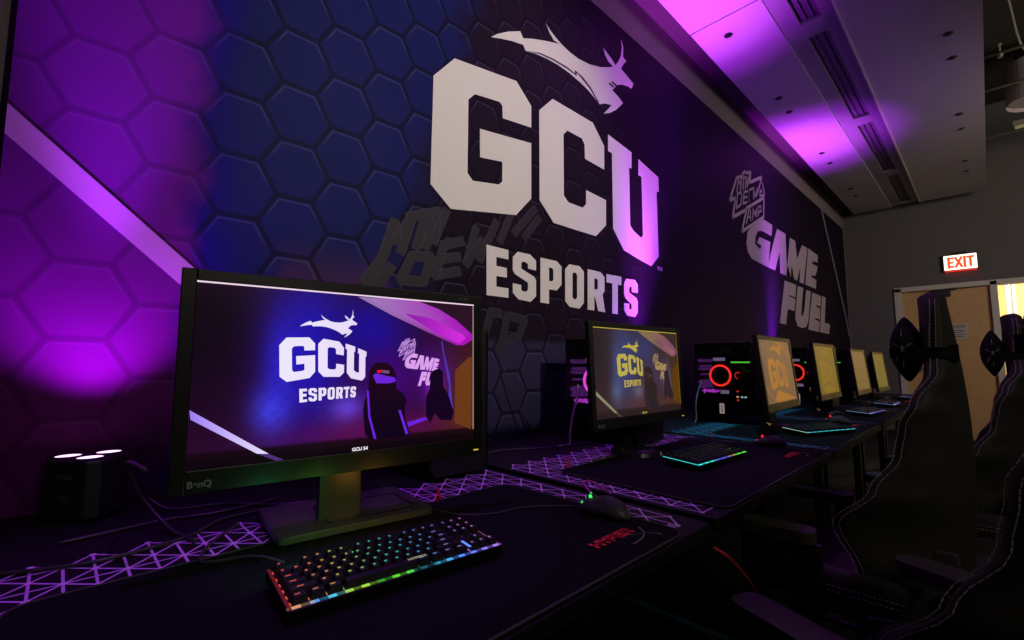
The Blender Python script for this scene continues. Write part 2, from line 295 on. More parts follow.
"ghost":[[[0.8069,1.4587],[0.8524,1.5954],[0.8625,1.5286],[0.9206,1.6259],[0.8803,1.4935]],[[0.9117,1.6287],[1.0502,1.683]],[[0.9874,1.657],[0.9462,1.5205]],[[0.99,1.5283],[1.0408,1.6609],[1.0272,1.5594],[1.0839,1.6908]],[[0.883,1.3872],[0.9292,1.4816],[1.0151,1.4923],[0.9798,1.3916],[0.883,1.3872]],[[1.1642,1.585],[1.0722,1.5512],[1.0355,1.4227],[1.149,1.4547]],[[1.0633,1.4919],[1.1482,1.5138]],[[1.191,1.4949],[1.2401,1.6523]],[[1.191,1.4949],[1.2747,1.6056],[1.2639,1.5236],[1.3572,1.7043]],[[1.3821,1.6257],[1.4584,1.7839]],[[1.4715,1.6808],[1.6102,1.8256]],[[1.5389,1.6746],[1.6391,1.7855]],[[1.2826,1.1674],[1.3279,1.3009],[1.3831,1.2961]],[[1.3837,1.1349],[1.4253,1.2901],[1.5374,1.2791],[1.4972,1.2019],[1.408,1.1803]],[[0.7401,1.3619],[0.7994,1.4427]],[[0.7787,1.345],[0.8403,1.4266]]],
"wallblue":[[[1.7533,1.2432],[1.2659,1.2701],[1.292,0.7596],[1.7692,0.7391]]]}
# the picture shown on the screens, in fractions of the screen
SC_ALL = {"G":[[[0.2365,0.6605],[0.2577,0.7062],[0.3303,0.7113],[0.3497,0.6747],[0.3505,0.6339],[0.3157,0.6315],[0.3146,0.6534],[0.3112,0.6593],[0.2825,0.6562],[0.2755,0.6418],[0.2791,0.5136],[0.2851,0.503],[0.3145,0.5104],[0.3183,0.5177],[0.3173,0.5522],[0.2918,0.5473],[0.2901,0.5972],[0.3511,0.6043],[0.3531,0.5034],[0.3355,0.4665],[0.2638,0.4458],[0.2415,0.4767]]],
"C":[[[0.36,0.6729],[0.377,0.7055],[0.4325,0.6905],[0.4489,0.6517],[0.4489,0.6044],[0.4218,0.6123],[0.4212,0.6399],[0.4173,0.6502],[0.3975,0.6547],[0.3922,0.644],[0.394,0.5279],[0.3998,0.518],[0.419,0.5163],[0.4236,0.5252],[0.4235,0.552],[0.4514,0.5452],[0.4513,0.4969],[0.4372,0.4705],[0.3816,0.4722],[0.3635,0.5053]]],
"U":[[[0.4547,0.6789],[0.4898,0.6606],[0.4894,0.627],[0.4856,0.6277],[0.4864,0.5115],[0.4909,0.5027],[0.5025,0.4936],[0.5054,0.4993],[0.5047,0.6178],[0.4999,0.6187],[0.5003,0.6521],[0.5316,0.6293],[0.5317,0.5995],[0.5279,0.5968],[0.5289,0.4668],[0.5172,0.4436],[0.4768,0.4594],[0.4613,0.4951],[0.4603,0.6434],[0.4546,0.6452]]],
"E":[[[0.3038,0.4032],[0.3284,0.4035],[0.3288,0.3876],[0.3152,0.3873],[0.3156,0.3725],[0.3274,0.373],[0.3278,0.3574],[0.3161,0.3562],[0.3166,0.3391],[0.33,0.3404],[0.3304,0.3253],[0.3063,0.322]]],
"S":[[[0.3392,0.4046],[0.3535,0.4055],[0.361,0.3975],[0.3613,0.3807],[0.3516,0.3808],[0.3515,0.3882],[0.3487,0.3906],[0.3453,0.3905],[0.3436,0.3872],[0.3438,0.378],[0.3593,0.3694],[0.3616,0.3643],[0.3621,0.3377],[0.3559,0.3264],[0.3419,0.3263],[0.3351,0.3349],[0.3347,0.3507],[0.3444,0.3508],[0.3446,0.3431],[0.3464,0.3411],[0.3501,0.3415],[0.3524,0.345],[0.3521,0.3573],[0.3368,0.3665],[0.3342,0.372],[0.3336,0.3941]]],
"P":[[[0.3662,0.4048],[0.3864,0.4059],[0.3924,0.3979],[0.3928,0.3672],[0.3871,0.3554],[0.3775,0.3542],[0.3778,0.33],[0.3675,0.3289]],[[0.3769,0.3916],[0.3808,0.3918],[0.3824,0.3889],[0.3826,0.3719],[0.3807,0.3689],[0.3772,0.3688]]],
"O":[[[0.4023,0.4061],[0.4155,0.4074],[0.4212,0.3997],[0.4215,0.3445],[0.4159,0.3327],[0.4033,0.3323],[0.3976,0.3407],[0.397,0.3959]],[[0.408,0.3937],[0.4109,0.3938],[0.4125,0.3905],[0.4128,0.3513],[0.4108,0.3475],[0.4084,0.3473],[0.4068,0.35],[0.4064,0.3904]]],
"R":[[[0.4262,0.4062],[0.4437,0.4066],[0.449,0.3993],[0.4489,0.3738],[0.4462,0.3673],[0.4499,0.3364],[0.4405,0.3359],[0.4363,0.3592],[0.4352,0.3589],[0.4353,0.3355],[0.4264,0.3342]],[[0.4352,0.3924],[0.4383,0.3929],[0.4398,0.3905],[0.4398,0.3765],[0.4384,0.3732],[0.4352,0.3728]]],
"T":[[[0.4518,0.406],[0.4726,0.4079],[0.4725,0.3923],[0.4674,0.3917],[0.4671,0.338],[0.4595,0.3372],[0.4598,0.3915],[0.4518,0.3912]]],
"S2":[[[0.4797,0.4068],[0.4922,0.4087],[0.4962,0.4012],[0.496,0.3853],[0.4874,0.3846],[0.4875,0.3934],[0.4852,0.3941],[0.4836,0.3913],[0.4835,0.3826],[0.4941,0.3751],[0.4958,0.3684],[0.4956,0.3496],[0.4914,0.3398],[0.4802,0.3395],[0.4759,0.3482],[0.476,0.361],[0.4833,0.3618],[0.4833,0.3532],[0.4848,0.3513],[0.487,0.3529],[0.4871,0.3615],[0.4783,0.3702],[0.4761,0.3767],[0.4763,0.3976]]],
"antelope":[[[0.2977,0.7756],[0.305,0.7871],[0.3181,0.8014],[0.3327,0.8127],[0.3369,0.8014],[0.35,0.8095],[0.3664,0.8172],[0.384,0.8238],[0.3769,0.8263],[0.3707,0.8384],[0.3663,0.8533],[0.3724,0.8429],[0.3789,0.8344],[0.3876,0.8257],[0.3986,0.8168],[0.4119,0.811],[0.4277,0.81],[0.4438,0.8148],[0.458,0.8243],[0.4628,0.8296],[0.4556,0.8358],[0.4509,0.8464],[0.4481,0.86],[0.4545,0.8523],[0.4604,0.8443],[0.4664,0.8344],[0.4713,0.8465],[0.475,0.8613],[0.4769,0.8803],[0.476,0.8982],[0.4789,0.8835],[0.4783,0.8635],[0.4794,0.8591],[0.4836,0.8549],[0.4786,0.8444],[0.4748,0.8325],[0.4845,0.8222],[0.4943,0.8111],[0.4912,0.7987],[0.4856,0.8003],[0.4758,0.7982],[0.4686,0.7922],[0.4614,0.7764],[0.472,0.7661],[0.4775,0.7583],[0.4671,0.7379],[0.4576,0.7257],[0.4484,0.7186],[0.4542,0.7302],[0.46,0.7437],[0.4507,0.7414],[0.4426,0.7348],[0.437,0.7412],[0.4256,0.7538],[0.4144,0.7631],[0.399,0.7726],[0.3839,0.7788],[0.3691,0.7817],[0.3525,0.7815],[0.3404,0.7785],[0.3372,0.7882],[0.3224,0.7856],[0.309,0.7807]]],
"gG":[[[0.7195,0.6234],[0.7388,0.617],[0.7353,0.5902],[0.7158,0.5944],[0.7075,0.5896],[0.7022,0.5747],[0.7003,0.5585],[0.7101,0.5496],[0.7131,0.5586],[0.7048,0.563],[0.7106,0.5781],[0.7317,0.575],[0.7257,0.5272],[0.7234,0.5152],[0.7156,0.5166],[0.6927,0.5222],[0.6855,0.5347],[0.6836,0.5534],[0.6868,0.5784],[0.6928,0.5908]]],
"gA":[[[0.7483,0.6121],[0.7656,0.6073],[0.7635,0.5409],[0.7699,0.5087],[0.7484,0.5099],[0.75,0.5604],[0.7379,0.5127],[0.7229,0.515],[0.7314,0.5491]]],
"gM":[[[0.7748,0.6013],[0.7859,0.5985],[0.7868,0.5566],[0.8006,0.5944],[0.8123,0.5914],[0.7969,0.5019],[0.7881,0.5027],[0.7922,0.5396],[0.7828,0.5045],[0.7763,0.5066],[0.774,0.5389],[0.7699,0.5087],[0.7608,0.5099],[0.7681,0.5571]]],
"gE":[[[0.8143,0.5922],[0.8352,0.5819],[0.8326,0.5644],[0.8217,0.5634],[0.8198,0.5568],[0.8315,0.555],[0.83,0.544],[0.8245,0.5296],[0.8167,0.529],[0.8157,0.5243],[0.8266,0.5205],[0.8233,0.4989],[0.8001,0.5015]]],
"gF":[[[0.7562,0.4961],[0.7802,0.4938],[0.7762,0.4642],[0.7634,0.4663],[0.7628,0.4629],[0.776,0.4607],[0.7718,0.4326],[0.7579,0.433],[0.7523,0.3974],[0.7398,0.3972]]],
"gU":[[[0.7833,0.4926],[0.795,0.4918],[0.7857,0.4277],[0.7894,0.4265],[0.7946,0.446],[0.8013,0.4892],[0.8111,0.4889],[0.8003,0.4183],[0.7944,0.4033],[0.7856,0.3987],[0.7763,0.4006],[0.7726,0.415],[0.7747,0.4357]]],
"gE2":[[[0.8143,0.4876],[0.8335,0.4855],[0.8304,0.4601],[0.8209,0.4607],[0.8201,0.457],[0.8293,0.4551],[0.8266,0.429],[0.8161,0.4295],[0.8153,0.4259],[0.8255,0.4242],[0.8218,0.3993],[0.7988,0.3989]]],
"gL":[[[0.8359,0.4862],[0.8443,0.4846],[0.8367,0.425],[0.8486,0.4236],[0.8446,0.4003],[0.8241,0.3999]]],
"dew_strokes":[[[0.6558,0.6369],[0.6723,0.6974],[0.6838,0.7064],[0.6841,0.7117],[0.69,0.7211],[0.6925,0.7193],[0.7015,0.7248],[0.6979,0.6991],[0.7238,0.7242],[0.7202,0.7098]],[[0.6558,0.6369],[0.6668,0.6488],[0.6663,0.6387],[0.6599,0.6013],[0.6885,0.6323],[0.6761,0.5762],[0.7221,0.6292],[0.7253,0.6757],[0.6886,0.6349]],[[0.6711,0.6654],[0.6758,0.6948],[0.6781,0.6857],[0.6819,0.6991],[0.678,0.6712]],[[0.6832,0.7022],[0.6904,0.7078]],[[0.6869,0.7046],[0.6833,0.6762]],[[0.6883,0.6804],[0.6926,0.7095],[0.6929,0.6864],[0.6979,0.7147]],[[0.6681,0.6251],[0.672,0.6613],[0.6796,0.6661],[0.6804,0.6601],[0.6776,0.6387],[0.6681,0.6251]],[[0.6923,0.6759],[0.6851,0.6699],[0.682,0.642],[0.6894,0.6491]],[[0.6838,0.6561],[0.6907,0.6624]],[[0.6939,0.6524],[0.696,0.6802],[0.7057,0.6899]],[[0.696,0.6796],[0.6935,0.653]],[[0.7031,0.663],[0.7057,0.6886],[0.7066,0.6671],[0.7138,0.6963],[0.7102,0.6713],[0.7202,0.7098]],[[0.7247,0.7093],[0.7272,0.6838],[0.7171,0.6758],[0.7192,0.6923],[0.7216,0.6883]],[[0.6861,0.5988],[0.6928,0.6324],[0.6957,0.6342],[0.6951,0.6089]],[[0.6885,0.6123],[0.6957,0.6191]],[[0.6992,0.6131],[0.7014,0.6392],[0.7043,0.6253],[0.7094,0.6458],[0.7067,0.6226]],[[0.7109,0.6269],[0.7126,0.648],[0.7179,0.653],[0.7179,0.6414],[0.7118,0.6349]]],
"ceil":[[0.4947,0.9849],[0.6287,0.8791],[0.7479,0.7985],[0.9106,0.6884],[0.9499,0.6883],[0.9929,0.7303],[0.9933,0.7724],[0.9116,0.8762],[0.8279,0.9476],[0.725,0.9974]],
"ceil_hot":[[0.6817,0.8963],[0.793,0.8774],[0.9479,0.7673],[0.9602,0.7402],[0.929,0.6995],[0.8276,0.7629]],
"ceil_line":[[0.4947,0.9849],[0.9106,0.6884],[0.9155,0.6963],[0.5973,0.9211],[0.536,0.9758]],
"dark":[[0.725,0.9974],[0.8279,0.9905],[0.9979,0.9956],[0.9959,0.7727],[0.9116,0.8762],[0.8279,0.9476]],
"stripe":[[0.001,0.3103],[0.0048,0.2609],[0.1856,0.0512],[0.2193,0.0436]],
"stripe_dim":[[0.1856,0.0512],[0.2193,0.0436],[0.2667,-0.0161],[0.2413,-0.013]],
"thin":[[0.8427,0.7096],[0.8486,0.7102],[0.8988,0.2331],[0.8939,0.2067],[0.8753,0.2339],[0.8832,0.4665]],
"chair1":[[0.5418,0.4887],[0.553,0.5388],[0.5705,0.5598],[0.6107,0.5589],[0.6314,0.5347],[0.6472,0.4846],[0.651,0.3834],[0.6793,0.3498],[0.6922,0.3074],[0.6852,0.2403],[0.6907,0.1733],[0.7091,0.0689],[0.635,0.0622],[0.5564,0.0659],[0.5321,0.1026],[0.5237,0.2458],[0.5267,0.3098],[0.5414,0.3581]],
"chair2":[[0.7931,0.4725],[0.8067,0.5032],[0.8331,0.5186],[0.8504,0.4924],[0.8525,0.3851],[0.8733,0.3406],[0.8849,0.2869],[0.9022,0.1974],[0.8901,0.145],[0.8382,0.1567],[0.8156,0.2012],[0.7932,0.1335],[0.7755,0.203],[0.7753,0.3236],[0.7909,0.3758]],
"c1legs":[[[0.5354,0.3824],[0.5432,0.2131],[0.566,0.0682],[0.5757,0.0673],[0.5509,0.2128],[0.5432,0.3743]],[[0.6592,0.2412],[0.6695,0.2409],[0.7017,0.0811],[0.6912,0.077]],[[0.6961,0.1563],[0.7711,0.1826],[0.7821,0.165],[0.7015,0.126]],[[0.5566,0.4728],[0.5663,0.4897],[0.6422,0.459],[0.6476,0.4338],[0.622,0.4215],[0.5719,0.4238]]],
"c1red":[[0.573,0.5099],[0.591,0.5108],[0.5911,0.4941],[0.5732,0.49]],
"c1light":[[0.593,0.5109],[0.6214,0.5055],[0.6195,0.4852],[0.5931,0.4908]],
"dark_door":[[0.9097,0.5039],[0.9779,0.6003],[0.9918,0.6012],[0.987,0.0672],[0.9077,0.1263]]}

# ------------------------------------------------------------------ room shell
YE = 8.88
bm = new_bm(); box(bm, -0.15, 7.0, -3.2, 12.5, -0.1, 0.0); struct('floor', bm, M_FLOOR)
bm = new_bm(); box(bm, -0.15, 0.0, -3.2, YE + 0.15, 0.0, 4.6); struct('wall_left', bm, M_WALLL)
bm = new_bm(); box(bm, 7.0, 7.15, -3.2, 12.5, 0.0, 4.6); struct('wall_right', bm, M_WALLP)
bm = new_bm(); box(bm, -0.15, 7.15, -3.35, -3.2, 0.0, 4.6); struct('wall_near', bm, M_WALLP)
bm = new_bm(); box(bm, -0.15, 7.15, -3.35, YE + 0.15, 4.6, 4.7); struct('ceiling', bm, M_CEIL)
# far wall with one opening for door and sidelight: x 0.62..2.75, z 0..2.17
DX0, DX1, DZ = 0.60, 2.75, 2.175
bm = new_bm()
box(bm, 0.0, DX0, YE, YE + 0.15, 0, 4.6); box(bm, DX1, 7.0, YE, YE + 0.15, 0, 4.6); box(bm, DX0, DX1, YE, YE + 0.15, DZ, 4.6)
struct('wall_far', bm, M_WALLP)
bm = new_bm(); box(bm, 0.6, 7.0, 11.9, 12.0, 0, 4.6); box(bm, 0.5, 0.6, YE + 0.15, 12.0, 0, 4.6)
struct('wall_corridor', bm, M_YELLOW)
bm = new_bm(); box(bm, 0.5, 7.0, YE + 0.15, 12.0, 3.3, 3.4); struct('ceiling_corridor', bm, M_YELLOW)
bm = new_bm(); box(bm, 0.0, 0.014, YE * 0 - 3.2, YE, 0.0, 0.1); struct('baseboard_left', bm, M_BLACK)
bm = new_bm(); box(bm, 0.014, DX0 - 0.06, YE - 0.012, YE, 0.0, 0.1); box(bm, DX1 + 0.06, 7.0, YE - 0.012, YE, 0.0, 0.1); struct('baseboard_far', bm, M_BLACK)
# door frame and sidelight frame
d1 = thing('door_1', None, None); del_ = None
d1['kind'] = 'structure'
fw = 0.055
bm = new_bm()
box(bm, DX0 - 0.03, DX0 + fw, YE - 0.03, YE + 0.12, 0, DZ); box(bm, 1.565, 1.565 + 0.07, YE - 0.03, YE + 0.12, 0, DZ)
box(bm, DX1 - fw, DX1 + 0.03, YE - 0.03, YE + 0.12, 0, DZ); box(bm, DX0 - 0.03, DX1 + 0.03, YE - 0.03, YE + 0.12, DZ - fw, DZ + 0.012)
obj('door_frame', bm, M_FRAME, d1, bevel=0.004)
bm = new_bm(); box(bm, DX0 + fw, 1.565, YE + 0.03, YE + 0.075, 0.01, DZ - fw); leaf = obj('door_leaf', bm, M_WOOD, d1, bevel=0.003)
bm = new_bm(); box(bm, 0.70, 0.78, YE + 0.005, YE + 0.03, 0.96, 1.02); cyl(bm, (0.74, YE + 0.01, 0.99), (0.74, YE - 0.04, 0.99), 0.012)
box(bm, 0.73, 0.86, YE - 0.05, YE - 0.035, 0.98, 1.0); obj('door_handle', bm, M_STEEL, leaf, bevel=0.002)
bm = new_bm(); box(bm, 0.92, 1.18, YE - 0.04, YE + 0.03, 2.015, 2.085)
cyl(bm, (1.05, YE - 0.02, 2.09), (1.05, YE - 0.02, 2.10), 0.016)
box(bm, 0.98, 1.24, YE - 0.03, YE - 0.012, 2.095, 2.11)
obj('door_closer', bm, M_BLACK, leaf, bevel=0.004)
bm = new_bm(); box(bm, 1.155, 1.325, YE + 0.018, YE + 0.03, 1.42, 1.62); pl_ = obj('sign_plate', bm, M_SIGN, leaf, bevel=0.002)
bm = new_bm()
for zz in (1.595, 1.575, 1.53, 1.505, 1.47, 1.445): box(bm, 1.175, 1.30 - (zz * 37 % 1) * 0.03, YE + 0.0165, YE + 0.0182, zz - 0.004, zz + 0.004)
obj('engraved_lines', bm, M_BLACK, pl_)
w1 = thing('window_1', None, None); w1['kind'] = 'structure'
bm = new_bm(); box(bm, 1.635, DX1 - fw, YE + 0.045, YE + 0.052, 0.10, DZ - fw); obj('pane', bm, glass_mat(), w1)
bm = new_bm(); box(bm, 1.635, DX1 - fw, YE + 0.02, YE + 0.08, 0.0, 0.10); obj('sill', bm, M_FRAME, w1)
# vertical fluorescent lamp seen through the sidelight
lt = thing('corridor_tube_lamp', 'bright white vertical light strip seen through the glass beside the door', 'light strip', (1.80, 11.2, 0.0))
bm = new_bm(); box(bm, -0.05, 0.07, 0.02, 0.05, 0, 3.3); obj('mounting_rail', bm, M_FRAME, lt)
bm = new_bm(); box(bm, -0.045, -0.005, -0.01, 0.02, 0.3, 3.2); box(bm, 0.03, 0.06, -0.01, 0.02, 0.3, 3.2); obj('light_tube', bm, emis('white_tube', (1.0, 0.95, 0.8), 1.6), lt)

# ------------------------------------------------------------------ suspended ceiling panel
cl = thing('ceiling_panel', 'long pale grey suspended ceiling panel with dark air slots above the mural wall', 'ceiling panel', (0, 0, 3.36))
bm = new_bm()
for y0, y1 in ((-3.0, 3.003), (3.014, 8.62)):
    box(bm, 0.19, 0.645, y0, y1, 0, 0.22); box(bm, 0.955, 1.62, y0, y1, 0, 0.22)
sl = []; y = 5.23 - 1.755 * 5
slots = []
yy = 3.655 - 1.755 * 3
while yy < 8.6:
    slots.append((yy, min(yy + 1.575, 8.5))); yy += 1.755
panel = obj('panel_board', bm, M_CLOUD, cl)
bm = new_bm(); box(bm, 0.645, 0.752, -3.0, 8.62, 0.012, 0.22); box(bm, 0.875, 0.955, -3.0, 8.62, 0.012, 0.22)
prev = -3.0
for a, b in slots:
    if a > prev: box(bm, 0.752, 0.875, prev, max(a, prev), 0.012, 0.22)
    prev = b
box(bm, 0.752, 0.875, prev, 8.62, 0.012, 0.22)
obj('slot_strip', bm, mat('darkened_strip_paint', (0.30, 0.27, 0.29), 0.8), cl)  # strip colour darkened so the purple uplight glow ends here
bm = new_bm(); box(bm, 0.0, 0.19, -3.0, 8.62, 3.50, 3.52); struct('trim_1', bm, mat('dark_mauve_board', (0.07, 0.035, 0.05), 0.9))
for a, b in slots:
    bm = new_bm(); box(bm, 0.752, 0.875, a, b, 0.045, 0.06)
    for xx in (0.790, 0.835): box(bm, xx - 0.002, xx + 0.002, a, b, 0.025, 0.045)
    obj('air_slot', bm, M_SLOT, cl)
bm = new_bm(); box(bm, 0.952, 0.966, -3.0, 8.62, -0.006, 0.0); obj('trim_bead', bm, mat('pale_bead', (0.75, 0.68, 0.55), 0.5), cl)
for (hx, hy) in [(0.378, 3.2), (0.378, 2.7), (0.378, 4.31), (0.374, 4.62), (0.374, 5.81), (0.374, 6.17), (0.374, 7.3), (0.374, 7.65), (1.448, 4.28), (1.453, 4.65), (1.453, 5.78), (1.454, 6.17), (1.454, 7.2), (1.454, 7.6), (1.45, 2.8), (1.45, 3.15)]:
    bm = new_bm(); cyl(bm, (hx, hy, -0.003), (hx, hy, 0.0), 0.028, seg=20); cyl(bm, (hx, hy, -0.012), (hx, hy, -0.003), 0.012, seg=12)
    obj('sprinkler_cap', bm, M_BLACK, cl)
for hx in (0.35, 1.45):
    for hy in (0.5, 3.5, 6.5, 8.3):
        bm = new_bm(); cyl(bm, (hx, hy, 0.22), (hx, hy, 1.24), 0.006, seg=8); obj('hanger_rod', bm, M_DARKM, cl)

# open ceiling on the right
def pipe(label, pts, r, m=M_TIN, cat='pipe', name='ceiling_pipe'):
    bm = new_bm(); tube(bm, pts, r, 10); return tag(obj(name, bm, m, smooth=True), label, cat)
p1 = pipe('thin pale ceiling pipe with a small upright fitting, nearest of the exposed pipes', [(0.9, 5.85, 3.84), (6.9, 5.85, 3.84)], 0.014)
bm = new_bm(); cyl(bm, (1.745, 5.85, 3.80), (1.745, 5.85, 3.91), 0.008); cyl(bm, (1.745, 5.85, 3.91), (1.745, 5.85, 3.925), 0.016); cyl(bm, (1.745, 5.85, 3.80), (1.745, 5.85, 3.83), 0.018)
obj('pipe_fitting', bm, M_TIN, p1)
pipe('pale pipe meeting the white drum lamp, middle one of the exposed pipes', [(0.9, 6.55, 3.82), (6.9, 6.55, 3.82)], 0.014)
pipe('pale pipe leading to the small yellowish tube fixture, farthest exposed pipe', [(0.9, 7.9, 3.80), (6.9, 7.9, 3.80)], 0.014)
tf = thing('tube_fixture', 'small yellowish tube light fixture hanging near the top right corner', 'light fixture', (1.86, 7.7, 3.76))
bm = new_bm(); box(bm, 0, 1.1, -0.05, 0.05, 0.03, 0.08); obj('housing', bm, M_TIN, tf, bevel=0.006)
bm = new_bm(); cyl(bm, (0.02, 0, 0.015), (1.08, 0, 0.015), 0.02); obj('light_tube', bm, emis('dim_tube', (0.45, 0.42, 0.2), 0.35), tf, smooth=True)
for hx in (0.3, 0.8): bm = new_bm(); cyl(bm, (hx, 0, 0.08), (hx, 0, 0.84), 0.005); obj('hanger_rod', bm, M_DARKM, tf)
pd = thing('drum_lamp', 'pale drum shaped hanging lamp at the right edge under the open ceiling', 'lamp', (2.02, 6.75, 3.66))
bm = new_bm(); cyl(bm, (0, 0, 0.0), (0, 0, 0.40), 0.235, 0.225, seg=40, caps=False); cyl(bm, (0, 0, 0.40), (0, 0, 0.41), 0.225, 0.21, seg=40); cyl(bm, (0, 0, 0.04), (0, 0, 0.05), 0.22, seg=40)
obj('lamp_shade', bm, mat('grey_lamp_shade', (0.36, 0.30, 0.30), 0.6), pd, smooth=False)
bm = new_bm(); tube(bm, spline([(0, 0, 0.40), (-0.10, -0.15, 0.56), (-0.17, -0.6, 0.75), (-0.26, -1.3, 0.94)]), 0.010); obj('cord', bm, M_CABLEW, pd, smooth=True)
for (y, r) in ((4.9, 0.14), (7.1, 0.10)):
    bm = new_bm(); cyl(bm, (1.9, y, 4.3), (6.9, y, 4.3), r, seg=24)
    tag(obj('ceiling_duct', bm, M_CEIL, smooth=True), 'thick dark round duct under the open ceiling, ' + ('nearer and larger of two' if y < 6 else 'farther and smaller of two'), 'duct')

# ------------------------------------------------------------------ exit sign
ex = thing('exit_sign', 'lit EXIT sign with orange red letters on the grey wall above the door', 'exit sign', (1.305, YE - 0.035, 2.47))
bm = new_bm(); box(bm, -0.178, 0.178, -0.02, 0.035, -0.112, 0.118); obj('housing', bm, M_BLACK, ex, bevel=0.006)
bm = new_bm(); box(bm, -0.07, 0.07, -0.01, 0.035, 0.118, 0.142); obj('mounting_canopy', bm, M_BLACK, ex, bevel=0.004)
bm = new_bm(); box(bm, -0.165, 0.165, -0.026, -0.02, -0.102, 0.102); face = obj('lit_panel', bm, emis('exit_panel', (1.0, 0.82, 0.66), 1.7), ex)
bm = new_bm()
def fex(a, b, d): return (a, -0.0275 - (0.0008 if d == 0 else 0), b)
LW = 0.027
for pts in ([(-0.115, -0.07), (-0.115, 0.07)], [(-0.115, 0.06), (-0.07, 0.06)], [(-0.115, 0.0), (-0.075, 0.0)], [(-0.115, -0.06), (-0.07, -0.06)],
            [(-0.045, 0.065), (0.015, -0.065)], [(-0.045, -0.065), (0.015, 0.065)], [(0.045, -0.07), (0.045, 0.07)],
            [(0.072, 0.06), (0.132, 0.06)], [(0.102, 0.06), (0.102, -0.065)]):
    stroke(bm, pts, LW, fex, 0.001)
obj('lettering', bm, emis('exit_red', (1.0, 0.10, 0.02), 0.95), ex)
bm = new_bm(); box(bm, -0.16, 0.16, -0.018, 0.03, -0.118, -0.112); obj('downlight_lens', bm, emis('exit_down', (1.0, 0.03, 0.02), 1.2), ex)

